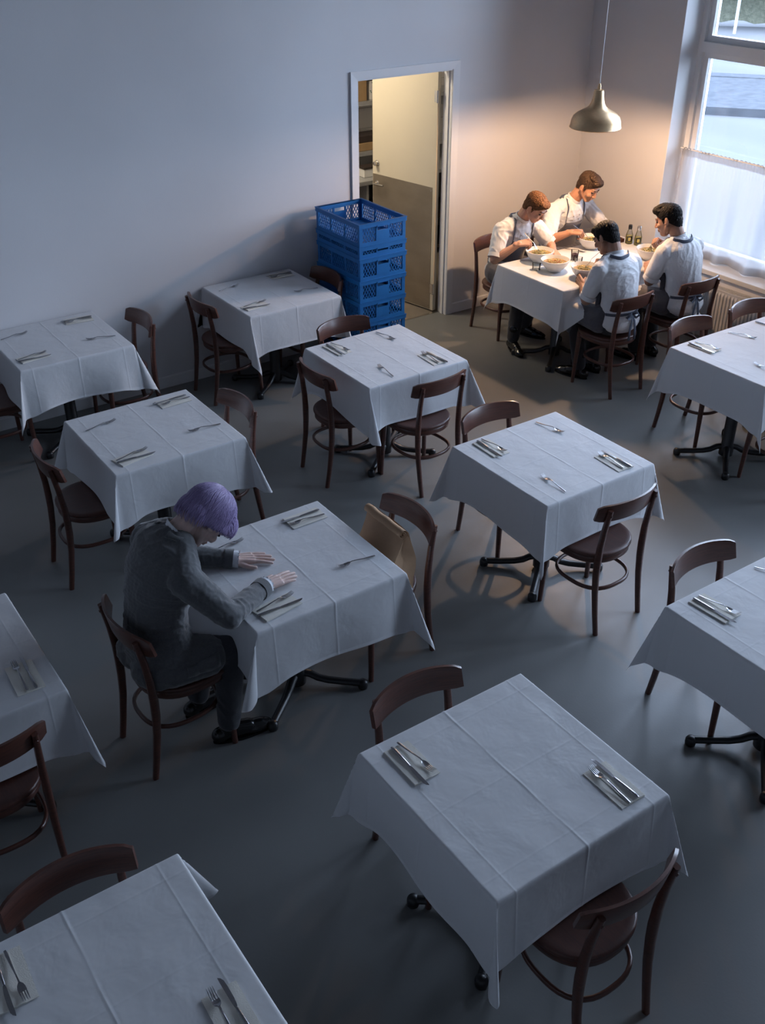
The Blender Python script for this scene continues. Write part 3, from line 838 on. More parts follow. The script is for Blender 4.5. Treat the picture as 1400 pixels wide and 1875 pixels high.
    me = bpy.data.meshes.new('tablecloth')
    me.from_pydata(P.tolist(), [], F.tolist())
    me.materials.append(MT['cloth'])
    me.polygons.foreach_set('use_smooth', [True] * len(me.polygons))
    me.update(); return me

LAPS = {'T6': [('x', -1, -.08, .14, .085)], 'T12': [('y', 1, -.52, -.16, .09), ('y', 1, .12, .50, .09), ('y', -1, -.60, -.22, .09), ('y', -1, .10, .46, .09)]}
CLAB = {'T1': 'white cloth on the leftmost wall table, two napkin settings and two loose forks',
 'T2': 'white cloth on the wall table just left of the blue crates',
 'T3': 'white cloth on the table directly behind the lavender-haired person',
 'T4': 'white cloth on the table in front of the blue crates with three chairs round it',
 'T5': 'white cloth on the right-centre table, pointed corner hanging to the iron foot',
 'T6': 'white cloth under the hands of the person in the grey suit',
 'T7': 'white creased cloth on the nearest table, lower right, set for two',
 'T8': 'white cloth on the table cut off in the bottom left corner',
 'T9': 'white cloth on the table cut by the left edge',
 'T10': 'white cloth on the long table by the right edge and radiator',
 'T11': 'white cloth on the table at the lower right edge of the photo',
 'T12': 'white cloth on the lamp-lit chefs\' table, bowls of food on it'}
for i, (k, (x, y, hx_, hy_, adj)) in enumerate(TABS.items()):
    me = cloth_mesh(hx_, hy_, OV, 11 + i, LAPS.get(k, ()), ('y', 1) if k in ('T1', 'T2') else None)
    o = bpy.data.objects.new('tablecloth', me); link(o); o.location = (x, y, HT)
    tag(o, CLAB[k], 'tablecloth', 'white tablecloths')
TOPZ = HT + .0022

# ------------------------------------------------------------------ cutlery and napkins
def fork_proto(L=.2):
    r = empty('fork'); h = MB()
    pts = [(-L / 2, 0, .003), (-L * .42, 0, .0035), (-L * .2, 0, .006), (0, 0, .011), (L * .10, 0, .013), (L * .17, 0, .010)]
    h.sweep(pts, rect(.009, .0025, .6), scale=[(.9, 1), (1.15, 1), (.8, 1), (.52, 1.1), (.5, 1.2), (.7, 1)]); h.build('handle', MT['steel'], r, 60)
    t = MB()
    P = []
    for x, w_, z in ((L * .16, .0035, .0105), (L * .20, .0095, .0075), (L * .24, .0118, .0052), (L * .30, .0122, .0042)):
        P.append([(x, w_ * c, z + .0018 * abs(c) ** 2 - .0006) for c in (-1, -.5, 0, .5, 1)])
    t.grid(P); t.grid([[(p[0], p[1], p[2] - .0016) for p in row[::-1]] for row in P])
    for k in range(4):
        y = (k - 1.5) * .0066
        t.sweep([(L * .295, y, .0040), (L * .38, y * .98, .0042), (L * .45, y * .95, .0075), (L * .5, y * .93, .0125)], rect(.0036, .0018, .4), scale=[1, .95, .8, .35])
    t.build('tines', MT['steel'], r, 60)
    return r
def knife_proto(L=.225):
    r = empty('knife'); h = MB()
    h.sweep([(-L / 2, 0, .0045), (-L * .46, 0, .005), (-L * .25, 0, .0052), (-.005, 0, .0046), (.002, 0, .004)], rect(.013, .007, .6), scale=[(.6, .6), (1, 1), (.95, .95), (.66, .8), (.5, .5)])
    h.build('handle', MT['steel'], r, 60)
    b = MB(); P0 = []
    for x, ya, yb in ((0, -.0035, .0035), (.010, -.006, .0045), (.03, -.0085, .005), (.07, -.0095, .005), (.095, -.0085, .005), (.106, -.004, .0046), (L / 2, .003, .004)):
        P0.append((x, ya, yb))
    V = []; F = []
    for x, ya, yb in P0: V += [(x, ya, .0042), (x, yb, .0050), (x, yb, .0030), (x, ya, .0038)]
    for i in range(len(P0) - 1):
        for j in range(4): F.append((i * 4 + j, (i + 1) * 4 + j, (i + 1) * 4 + (j + 1) % 4, i * 4 + (j + 1) % 4))
    F.append((0, 1, 2, 3)); n = 4 * (len(P0) - 1); F.append((n + 3, n + 2, n + 1, n))
    b.add(V, F); b.build('blade', MT['steel'], r, 40)
    return r
def napkin_proto():
    r = empty('napkin'); q = MB(); a, b = .098, .055
    def sheet(x0, y0, x1, y1, z, t, bulge):
        P = []
        for i in range(9):
            u = i / 8; row = []
            for j in range(7):
                v = j / 6; row.append((x0 + (x1 - x0) * u, y0 + (y1 - y0) * v, z + t + bulge * math.sin(math.pi * u) * math.sin(math.pi * v) + .0006 * math.sin(7 * u + 5 * v)))
            P.append(row)
        q.grid(P); n = len(P)
        q.grid([[(p[0], p[1], z) for p in row[::-1]] for row in P])
        edge = P[0] + [row[-1] for row in P[1:]] + P[-1][::-1][1:] + [row[0] for row in P[::-1][1:]]
        q.grid([edge, [(p[0], p[1], z) for p in edge]])
    sheet(-a, -b, a, b, 0, .002, .0006)
    q.build('folded_sheet', MT['napkin'], r, 40)
    q = MB(); sheet(-a + .002, -b + .001, a - .001, b * .35, .0024, .0022, .0010); q.build('top_fold', MT['napkin'], r, 40)
    return r
FP, KP, NP_ = fork_proto(), knife_proto(), napkin_proto()
used = set()
def inst(p, loc, ang, label, cat, group, tilt=0, roll=0):
    if p.name in used: o = copy_tree(p)
    else: o = p; used.add(p.name)
    o.location = loc; o.rotation_euler = (roll, tilt, math.radians(ang))
    return tag(o, label, cat, group)
ITEMS = {
'T1':[('n', 2.178, 7.004), ('k', 2.165, 7.018, 174, 0.25), ('f', 2.169, 6.985, 178, 0.2), ('f', 1.701, 6.965, 11, 0.2), ('n', 1.688, 6.526), ('f', 1.688, 6.541, 8, 0.23), ('k', 1.688, 6.490, -2, 0.23), ('f', 2.184, 6.591, 167, 0.2)],
'T2':[('n', 3.859, 7.02), ('k', 3.849, 7.035, 176, 0.24), ('f', 3.854, 7.002, 178, 0.17), ('n', 3.359, 6.531), ('f', 3.375, 6.56, 7, 0.25), ('k', 3.355, 6.496, -6, 0.23), ('f', 3.383, 6.99, 13, 0.23), ('f', 3.849, 6.61, 172, 0.19)],
'T3':[('n', 2.167, 5.376), ('k', 2.150, 5.397, 182, 0.25), ('f', 2.173, 5.362, 183, 0.19), ('n', 1.682, 4.852), ('f', 1.688, 4.876, 11, 0.22), ('k', 1.695, 4.828, -1, 0.23), ('f', 1.681, 5.317, 11, 0.22), ('f', 2.164, 4.946, 176, 0.19)],
'T4':[('n', 3.421, 5.49), ('k', 3.401, 5.479, -88, 0.22), ('f', 3.452, 5.499, -81, 0.19), ('f', 3.823, 5.492, -81, 0.19), ('n', 3.856, 4.996), ('f', 3.846, 5.01, 87, 0.23), ('k', 3.884, 4.991, 93, 0.22), ('f', 3.486, 5.008, 84, 0.26)],
'T5':[('n', 3.37, 3.812), ('k', 3.349, 3.801, -92, 0.23), ('f', 3.396, 3.818, -85, 0.19), ('f', 3.81, 3.809, -78, 0.2), ('n', 3.82, 3.309), ('f', 3.810, 3.324, 87, 0.24), ('k', 3.848, 3.317, 90, 0.22), ('f', 3.386, 3.319, 86, 0.24)],
'T6':[('n', 2.138, 3.771), ('k', 2.118, 3.790, 180, 0.22), ('f', 2.131, 3.747, 177, 0.19), ('f', 2.135, 3.307, 175, 0.18), ('n', 1.66, 3.214), ('f', 1.665, 3.242, 8, 0.21), ('k', 1.666, 3.196, -1, 0.22), ('f', 1.69, 3.769, 2, 0.14)],
'T7':[('n', 1.598, 2.131), ('k', 1.578, 2.115, -90, 0.23), ('f', 1.623, 2.138, -83, 0.18), ('n', 2.121, 1.641), ('f', 2.103, 1.645, 89, 0.2), ('k', 2.140, 1.658, 91, 0.23)],
'T8':[('n', 0.139, 2.102), ('k', 0.118, 2.087, -92, 0.2), ('f', 0.156, 2.098, -89, 0.19), ('n', 0.617, 1.63), ('f', 0.595, 1.641, 88, 0.16), ('k', 0.636, 1.646, 90, 0.18)],
'T9':[('n', 0.602, 3.382), ('f', 0.588, 3.396, 88, 0.2), ('k', 0.622, 3.398, 88, 0.22)],
'T10':[('n', 5.484, 4.098), ('k', 5.448, 4.092, -88, 0.24), ('f', 5.512, 4.091, -82, 0.18), ('f', 5.869, 4.089, -72, 0.18), ('f', 5.526, 3.633, 82, 0.18), ('k', 6.172, 4.093, -79, 0.2)],
'T11':[('n', 3.224, 2.12), ('k', 3.203, 2.104, -87, 0.22), ('f', 3.251, 2.117, -80, 0.19), ('f', 3.663, 2.13, -67, 0.12)],
'T12':[('f', 6.242, 6.140, -70, 0.13)]}
TNAME = {'T1': 'leftmost wall table', 'T2': 'wall table beside the crates', 'T3': 'table behind the lavender-haired person',
 'T4': 'table in front of the crates', 'T5': 'right-centre table', 'T6': "suited person's table", 'T7': 'nearest lower-right table',
 'T8': 'bottom-left corner table', 'T9': 'left-edge table', 'T10': 'long right-edge table', 'T11': 'lower right-edge table', 'T12': "chefs' table"}
for k, L in ITEMS.items():
    cx, cy = TABS[k][0], TABS[k][1]
    naps = [(x, y) for t, x, y, *_ in L if t == 'n']
    for t, x, y, *r in L:
        corner = ('far' if y > cy else 'near') + ('-right' if x > cx else '-left') + ' corner'
        tn = TNAME[k]
        if t == 'n':
            # long side follows the cutlery laid on it
            ang = next((r2[0] for t2, x2, y2, *r2 in L if t2 != 'n' and abs(x2 - x) < .06 and abs(y2 - y) < .06), 0)
            inst(NP_, (x, y, TOPZ - .0002), ang, 'folded napkin at the %s of the %s' % (corner, tn), 'napkin', 'folded paper napkins')
        else:
            on = any(abs(x - a) < .07 and abs(y - b) < .07 for a, b in naps)
            z = TOPZ + (.0050 if on else .0)
            if t == 'f':
                inst(FP, (x, y, z), r[0], ('fork on napkin, %s of the %s' if on else 'loose steel fork at the %s of the %s') % (corner, tn), 'fork', 'steel forks')
            else:
                inst(KP, (x, y, z), r[0], ('knife on napkin, %s of the %s' if on else 'steel knife at the %s of the %s') % (corner, tn), 'knife', 'steel knives')

# ------------------------------------------------------------------ blue crates
def crate_proto(H):
    """folding crate 0.40 x 0.62: rim, base, corner posts, lattice walls, grips"""
    r = empty('crate'); X, Y = .215, .31; T = .012
    def band(q, z0, z1, gx, t):
        for s in (-1, 1):
            a, b = sorted((s * (X + gx), s * (X + gx - t))); q.box(a, -Y - gx, z0, b, Y + gx, z1)
            a, b = sorted((s * (Y + gx), s * (Y + gx - t))); q.box(-X - gx + t, a, z0, X + gx - t, b, z1)
    q = MB(); band(q, H - .034, H, .006, .016); band(q, H - .005, H, .009, .019); q.build('rim', MT['crate'], r)
    q = MB(); band(q, .0, .030, .0, .014); q.box(-X + .014, -Y + .014, .004, X - .014, Y - .014, .010); q.build('base', MT['crate'], r)
    for sx in (-1, 1):
        for sy in (-1, 1):
            q = MB(); a, b = sorted((sx * X, sx * (X - .03))); c, d = sorted((sy * Y, sy * (Y - .012))); q.box(a, c, .03, b, d, H - .034)
            a, b = sorted((sx * X, sx * (X - .012))); c, d = sorted((sy * (Y - .012), sy * (Y - .03))); q.box(a, c, .03, b, d, H - .034)
            q.build('corner_post', MT['crate'], r)
    z0, z1 = .03, H - .034; hgt = z1 - z0
    def lattice(q, u0, u1, put):
        """diagonal bars clipped to the rectangle u0..u1, z0..z1; put(u,z,depth)"""
        st = .026
        for sgn in (1, -1):
            k = u0 - hgt
            while k < u1 + hgt:
                # line u = k + sgn*(z-z0)*0.6 (+offset)
                pts = []
                n = 2
                za, zb = z0, z1
                sl = .55 * sgn
                f = lambda z: k + sl * (z - z0)
                if f(za) < u0: za = z0 + (u0 - k) / sl if sl > 0 else None
                if za is not None and f(za) > u1: za = z0 + (u1 - k) / sl if sl < 0 else None
                if za is None: k += st; continue
                if f(zb) < u0: zb = z0 + (u0 - k) / sl if sl < 0 else None
                if zb is not None and f(zb) > u1: zb = z0 + (u1 - k) / sl if sl > 0 else None
                if zb is None or za < z0 - 1e-6 or zb > z1 + 1e-6 or zb - za < .004: k += st; continue
                w_ = .0028
                V = []
                for d in (.003, .009):
                    V += [put(f(za) - w_, za, d), put(f(za) + w_, za, d), put(f(zb) + w_, zb, d), put(f(zb) - w_, zb, d)]
                q.add(V, [(0, 1, 2, 3), (7, 6, 5, 4), (0, 4, 5, 1), (1, 5, 6, 2), (2, 6, 7, 3), (3, 7, 4, 0)])
                k += st
    for sx in (-1, 1):      # long sides
        put = lambda u, z, d: (sx * (X - d), u, z)
        q = MB()
        ed = [-Y + .03, -.10, .10, Y - .03]
        for a, b in zip(ed[:-1], ed[1:]): lattice(q, a + .008, b - .008, put)
        lo = q.build('lattice_wall', MT['crate'], r); lo['kind'] = 'stuff'
        for yy in (-.10, .10):
            q = MB(); a, b = sorted((sx * X, sx * (X - .012))); q.box(a, yy - .009, z0, b, yy + .009, z1); q.build('rib', MT['crate'], r)
    for sy in (-1, 1):      # short sides with the grip opening
        put = lambda u, z, d: (u, sy * (Y - d), z)
        q = MB()
        lattice(q, -X + .03, -.062, put); lattice(q, .062, X - .03, put)
        lo = q.build('lattice_wall', MT['crate'], r); lo['kind'] = 'stuff'
        q = MB(); a, b = sorted((sy * (Y + .002), sy * (Y - .012)))
        gz = z1 - .034 if hgt > .08 else z1 - .022
        q.box(-.062, a, z0, .062, b, gz); q.box(-.062, a, gz, -.05, b, z1); q.box(.05, a, gz, .062, b, z1)
        q.build('grip_panel', MT['crate'], r)
        q = MB(); a, b = sorted((sy * (Y + .010), sy * (Y - .012))); q.box(-.056, a, z1 - .004, .056, b, z1 + .008)
        q.build('grip', MT['crate'], r)
    return r
hs = [(.105, 'c'), (.175, 'a'), (.175, 'a'), (.175, 'a'), (.175, 'a'), (.175, 'a'), (.093, 'b'), (.172, 'a')]
prot = {}
z = 0
nm = ['lowest, shallow crate of the blue stack', 'second blue crate from the floor', 'third blue crate from the floor', 'fourth blue crate from the floor', 'blue crate fifth from the floor, three below the shallow upper one',
      'blue crate directly under the shallow upper one', 'shallow blue crate directly under the topmost one', 'topmost open blue crate of the stack beside the kitchen door']
hs_fix = {'a': .175, 'b': .093, 'c': .105}
for i, (h, t) in enumerate(hs):
    if t not in prot: o = crate_proto(hs_fix[t]); prot[t] = o
    else: o = copy_tree(prot[t])
    o.location = (4.437 + random.Random(i).uniform(-.004, .004), 6.725 + random.Random(i + 9).uniform(-.004, .004), z); z += hs_fix[t]
    tag(o, nm[i], 'crate', 'stacked blue crates')

# ------------------------------------------------------------------ people
def V3(*a): return Vector(a)

class Blob(MB):
    """overlapping closed shapes, fused by voxel remeshing into one surface"""
    def cap(s, p0, r0, p1, r1, n=14, flat=None):
        """tapered capsule; flat=(axis vector, factor) squashes it across one axis"""
        p0, p1 = Vector(p0), Vector(p1); d = p1 - p0; L = d.length
        if L < 1e-6: return s.ell(p0, (r0, r0, r0))
        t = d / L; a = t.orthogonal().normalized(); b = t.cross(a)
        rings = []
        for i in range(5):
            th = math.pi / 2 * i / 4.0; rings.append((-r0 * math.cos(th), r0 * math.sin(th)))
        for i in range(5):
            th = math.pi / 2 * i / 4.0; rings.append((L + r1 * math.sin(th), r1 * math.cos(th)))
        V = []; F = []
        for z, r in rings:
            for i in range(n):
                u = 2 * math.pi * i / n; off = (a * math.cos(u) + b * math.sin(u)) * max(r, 1e-4)
                if flat:
                    ax, f = flat; ax = Vector(ax).normalized(); off = off - ax * off.dot(ax) * (1 - f)
                V.append(p0 + t * z + off)
        k = len(rings)
        for i in range(k - 1):
            for j in range(n): F.append((i * n + j, i * n + (j + 1) % n, (i + 1) * n + (j + 1) % n, (i + 1) * n + j))
        F.append(tuple(range(n))[::-1]); F.append(tuple((k - 1) * n + j for j in range(n)))
        return s.add(V, F)
    def chain(s, pts, flat=None):
        for (p, r), (q, r2) in zip(pts[:-1], pts[1:]): s.cap(p, r, q, r2, flat=flat)
        return s
    def ell(s, c, rad, R=None, nu=20, nv=12):
        c = Vector(c); V = []; F = []
        for i in range(1, nv):
            th = math.pi * i / nv
            for j in range(nu):
                ph = 2 * math.pi * j / nu
                p = Vector((rad[0] * math.sin(th) * math.cos(ph), rad[1] * math.sin(th) * math.sin(ph), rad[2] * math.cos(th)))
                if R is not None: p = R @ p
                V.append(c + p)
        tp = Vector((0, 0, rad[2])); bt = -tp
        if R is not None: tp = R @ tp; bt = R @ bt
        V.append(c + tp); V.append(c + bt); T = len(V) - 2; B = T + 1
        for i in range(nv - 2):
            for j in range(nu): F.append((i * nu + j, (i + 1) * nu + j, (i + 1) * nu + (j + 1) % nu, i * nu + (j + 1) % nu))
        for j in range(nu):
            F.append((T, j, (j + 1) % nu)); F.append((B, (nv - 2) * nu + (j + 1) % nu, (nv - 2) * nu + j))
        return s.add(V, F)
    def fuse(s, name, voxel, smooth=4, disp=None, cut=None, factor=.5):
        me = s.mesh('tmp', MT['shirt']); o = bpy.data.objects.new('tmp', me); COL.objects.link(o)
        md = o.modifiers.new('r', 'REMESH'); md.mode = 'VOXEL'; md.voxel_size = voxel; md.adaptivity = 0
        if smooth:
            sm_ = o.modifiers.new('s', 'SMOOTH'); sm_.iterations = smooth; sm_.factor = factor
        dg = bpy.context.evaluated_depsgraph_get(); dg.update()
        out = bpy.data.meshes.new_from_object(o.evaluated_get(dg)); out.name = name
        bpy.data.objects.remove(o)
        if disp:
            n = len(out.vertices); co = np.empty(n * 3, dtype=np.float32); out.vertices.foreach_get('co', co); co = co.reshape(-1, 3).astype(float)
            nr = np.empty(n * 3, dtype=np.float32); out.vertices.foreach_get('normal', nr); nr = nr.reshape(-1, 3)
            for k, (st, sc) in enumerate(disp):
                rs = np.random.RandomState(int(abs(co[:, 0].mean()) * 1000) % 991 + k); h = np.zeros(n)
                f = 2 * math.pi / (sc * 1.6)
                wa = sum(np.sin(co @ (rs.normal(size=3) * f * .35) + rs.rand() * 6) for _ in range(3))
                wb = sum(np.sin(co @ (rs.normal(size=3) * f * .3) + rs.rand() * 6) for _ in range(3))
                for _ in range(3):
                    kv = rs.normal(size=3); kv[2] = abs(kv[2]) * .6; kv /= np.linalg.norm(kv)
                    h += (1 - np.abs(np.sin(co @ (kv * f * .5) + 1.3 * wa + rs.rand() * 6)) * 1.6) * np.clip(.4 + .4 * np.sin(wb + _ * 2), 0, 1)
                co += nr * (h * st * .22)[:, None]
            out.vertices.foreach_set('co', co.astype(np.float32).ravel()); out.update()
        if cut:
            bm = bmesh.new(); bm.from_mesh(out)
            for co, no in cut:
                g = bm.verts[:] + bm.edges[:] + bm.faces[:]
                res = bmesh.ops.bisect_plane(bm, geom=g, plane_co=co, plane_no=no, clear_outer=True)
                ed = [e for e in res['geom_cut'] if isinstance(e, bmesh.types.BMEdge)]
                bmesh.ops.holes_fill(bm, edges=ed, sides=0)
            bm.to_mesh(out); bm.free()
        return out

def setmat(me, mt):
    me.materials.clear(); me.materials.append(mt); me.polygons.foreach_set('use_smooth', [True] * len(me.polygons)); me.update(); return me

def join_meshes(name, meshes, mt):
    vs = []; fs = []
    for me in meshes:
        b = len(vs); n = len(me.vertices); co = np.empty(n * 3, dtype=np.float32); me.vertices.foreach_get('co', co)
        vs += co.reshape(-1, 3).tolist(); fs += [tuple(i + b for i in p.vertices) for p in me.polygons]
    me = bpy.data.meshes.new(name); me.from_pydata(vs, [], fs); return setmat(me, mt)

def frame(face, up):
    f = Vector(face).normalized(); u = Vector(up); u = (u - f * u.dot(f)).normalized(); r = f.cross(u)
    return Matrix((r, f, u)).transposed()          # columns: right, face, up

def head_blob(B, H, R):
    P = lambda x, y, z: H + R @ Vector((x, y, z))
    B.ell(P(0, -.018, .035), (.076, .096, .084), R)
    B.ell(P(0, .022, -.02), (.064, .066, .088), R)
    B.ell(P(0, .045, -.088), (.040, .036, .030), R)
    B.cap(P(-.052, .0, -.045), .020, P(-.02, .055, -.092), .020); B.cap(P(.052, .0, -.045), .020, P(.02, .055, -.092), .020)
    B.cap(P(-.032, .074, .022), .0135, P(.032, .074, .022), .0135)                  # brow
    B.cap(P(0, .082, .012), .0085, P(0, .101, -.028), .0125)                        # nose
    B.ell(P(.011, .092, -.033), (.009, .010, .007), R); B.ell(P(-.011, .092, -.033), (.009, .010, .007), R)
    for sg in (-1, 1):
        B.ell(P(sg * .036, .060, -.028), (.026, .026, .024), R)                     # cheek
        Q = R @ Matrix.Rotation(sg * .35, 3, 'Z')
        B.ell(P(sg * .080, -.012, -.006), (.007, .018, .030), Q); B.ell(P(sg * .078, -.002, -.022), (.009, .012, .014), Q)   # ear
    B.cap(P(-.017, .084, -.056), .0062, P(.017, .084, -.056), .0062); B.cap(P(-.013, .083, -.068), .0070, P(.013, .083, -.068), .0070)

def hand_blob(B, wrist, fd, back, side, curl=(8, 8, 6), spread=3.5, thumb='flat', s=1.0):
    """wrist point, finger direction, back-of-hand normal, side of the thumb (+1/-1 along fd x back)"""
    f = Vector(fd).normalized(); b = Vector(back); b = (b - f * b.dot(f)).normalized(); t = f.cross(b).normalized() * side
    W = Vector(wrist)
    P = lambda x, y, z: W + (t * x + f * y + b * z) * s
    kx = [.031, .0105, -.0105, -.030]; ky = [.088, .092, .087, .078]
    LN = [(.041, .025, .020), (.045, .028, .021), (.042, .026, .020), (.033, .020, .018)]
    for x, y in zip(kx, ky):
        B.cap(P(x * .62, .0, 0), .0155 * s, P(x, y, 0), .0112 * s)
    B.cap(P(.012, .01, -.004), .016 * s, P(.022, .05, -.004), .014 * s)
    B.cap(P(-.012, .01, -.002), .016 * s, P(-.018, .06, -.003), .013 * s)
    B.cap(P(0, -.03, 0), .0255 * s, P(0, .0, 0), .023 * s, flat=(b, .78))
    for k in range(4):
        sp = math.radians(spread * (1.5 - k)); a = 0
        p = P(kx[k], ky[k], .0); rr = [.0096, .0088, .0082, .0070]
        if k == 3: rr = [x * .9 for x in rr]
        for j, L in enumerate(LN[k]):
            a += math.radians(curl[j] if not isinstance(curl[j], (tuple, list)) else curl[j][k])
            d = (f * math.cos(sp) + t * math.sin(sp)) * math.cos(a) - b * math.sin(a)
            q = p + d * L * s; B.cap(p, rr[j] * s, q, rr[j + 1] * s, n=12); p = q
    if thumb == 'flat':
        B.chain([(P(.020, .012, -.006), .0150 * s), (P(.044, .038, -.010), .0118 * s), (P(.058, .066, -.012), .0102 * s), (P(.064, .092, -.013), .0082 * s)])
    else:
        B.chain([(P(.018, .014, -.008), .0150 * s), (P(.038, .040, -.026), .0118 * s), (P(.034, .068, -.044), .0100 * s), (P(.022, .088, -.052), .0082 * s)])

def spine(P, N, bow, side, wid, n=15, ext=0, grow=0):
    """elliptical slices along a bowed spine from pelvis P to neck base N"""
    P, N = Vector(P), Vector(N); M = (P + N) / 2 + Vector(bow)
    out = []
    for i in range(n):
        t = i / (n - 1)
        c = P * (1 - t) ** 2 + M * 2 * t * (1 - t) + N * t * t
        d = (M - P) * (1 - t) + (N - M) * t; d.normalize()
        out.append((t, c, d))
    return out
def interp(t, ks):
    for (a, va), (b, vb) in zip(ks[:-1], ks[1:]):
        if t <= b: u = (t - a) / (b - a); return tuple(x + (y - x) * u for x, y in zip(va, vb))
    return ks[-1][1]
TORSO = [(0, (.165, .115)), (.25, (.150, .108)), (.45, (.150, .108)), (.70, (.175, .118)), (.86, (.180, .105)), (.95, (.140, .085)), (1, (.085, .065))]
def torso_blob(B, P, N, bow, side, g=0, sc=1, hips=0):
    side = Vector(side).normalized()
    for t, c, d in spine(P, N, bow, side, None, 34):
        w_, dp = interp(t, TORSO); w_ *= sc; dp *= sc
        w_ += g + hips * max(0, .35 - t); dp += g + hips * max(0, .35 - t)
        fw = side.cross(d).normalized(); R = Matrix((side, fw, d)).transposed()
        B.ell(c, (w_, dp, .045 + g * .5), R, 28, 10)

def ruffle(name, c, axis, r, width, mt, parent, n=90, waves=16, amp=.006, squash=1):
    """frilled band round an axis"""
    ax = Vector(axis).normalized(); a = ax.orthogonal().normalized(); b = ax.cross(a); c = Vector(c)
    q = MB(); P = []
    for k in range(6):
        u = k / 5; row = []
        for i in range(n + 1):
            th = 2 * math.pi * i / n; rr = r + amp * u * math.sin(waves * th) + .004 * u
            row.append(c + (a * math.cos(th) * rr + b * math.sin(th) * rr * squash) + ax * (width * (u - .3) + .0015 * math.sin(waves * th * 1.0 + 1)))
        P.append(row)
    q.grid(P); o = q.build(name, mt, parent, 180); return o

def relax(pts, it=4):
    pts = [Vector(p) for p in pts]
    for _ in range(it):
        pts = [pts[0]] + [(pts[i - 1] + pts[i] * 2 + pts[i + 1]) / 4 for i in range(1, len(pts) - 1)] + [pts[-1]]
    return pts

def cuff(name, p, d, r, length, mt, parent, flat=None):
    d = Vector(d).normalized(); p = Vector(p); q = MB()
    n = 28; a = d.orthogonal().normalized(); b = d.cross(a)
    prof = [(r - .004, 0), (r, 0), (r + .001, length * .5), (r + .0015, length), (r - .003, length), (r - .006, length * .3)]
    V = []; F = []; k = len(prof)
    for i in range(n):
        th = 2 * math.pi * i / n; e = a * math.cos(th) + b * math.sin(th)
        if flat: ax, f = flat; ax = Vector(ax).normalized(); e = e - ax * e.dot(ax) * (1 - f)
        for rr, z in prof: V.append(p + e * rr + d * z)
    for i in range(n):
        j = (i + 1) % n
        for m_ in range(k): F.append((i * k + m_, j * k + m_, j * k + (m_ + 1) % k, i * k + (m_ + 1) % k))
    q.add(V, F); return q.build(name, mt, parent, 50)

def strand_attr(me, H, R, whorl=(0, -.06, .9)):
    """direction field for the hair texture: angle round the crown and distance from it"""
    wv = (R @ Vector(whorl)).normalized(); a = (R @ Vector((1, 0, 0))); a = (a - wv * a.dot(wv)).normalized(); b = wv.cross(a)
    n = len(me.vertices); co = np.empty(n * 3, dtype=np.float32); me.vertices.foreach_get('co', co); co = co.reshape(-1, 3) - np.array(H)
    x = co @ np.array(a); y = co @ np.array(b); z = co @ np.array(wv); rr = np.hypot(x, y) + 1e-6
    th = np.arctan2(np.hypot(x, y), z)
    out = np.stack([x / rr * (1 + .15 * th) * 1.0, th, y / rr], -1)
    # angle kept continuous by using the unit circle: x, z carry the angle
    at = me.attributes.new('strand', 'FLOAT_VECTOR', 'POINT'); at.data.foreach_set('vector', np.stack([out[:, 0], th * .4, out[:, 2]], -1).astype(np.float32).ravel())
for k in ('hair_purple', 'hair_black', 'hair_brown', 'hair_ginger'):
    for n_ in MT[k].node_tree.nodes:
        if n_.type == 'MAPPING': n_.inputs['Scale'].default_value = (34, 1.2, 34) if k == 'hair_purple' else (16, 12, 16)

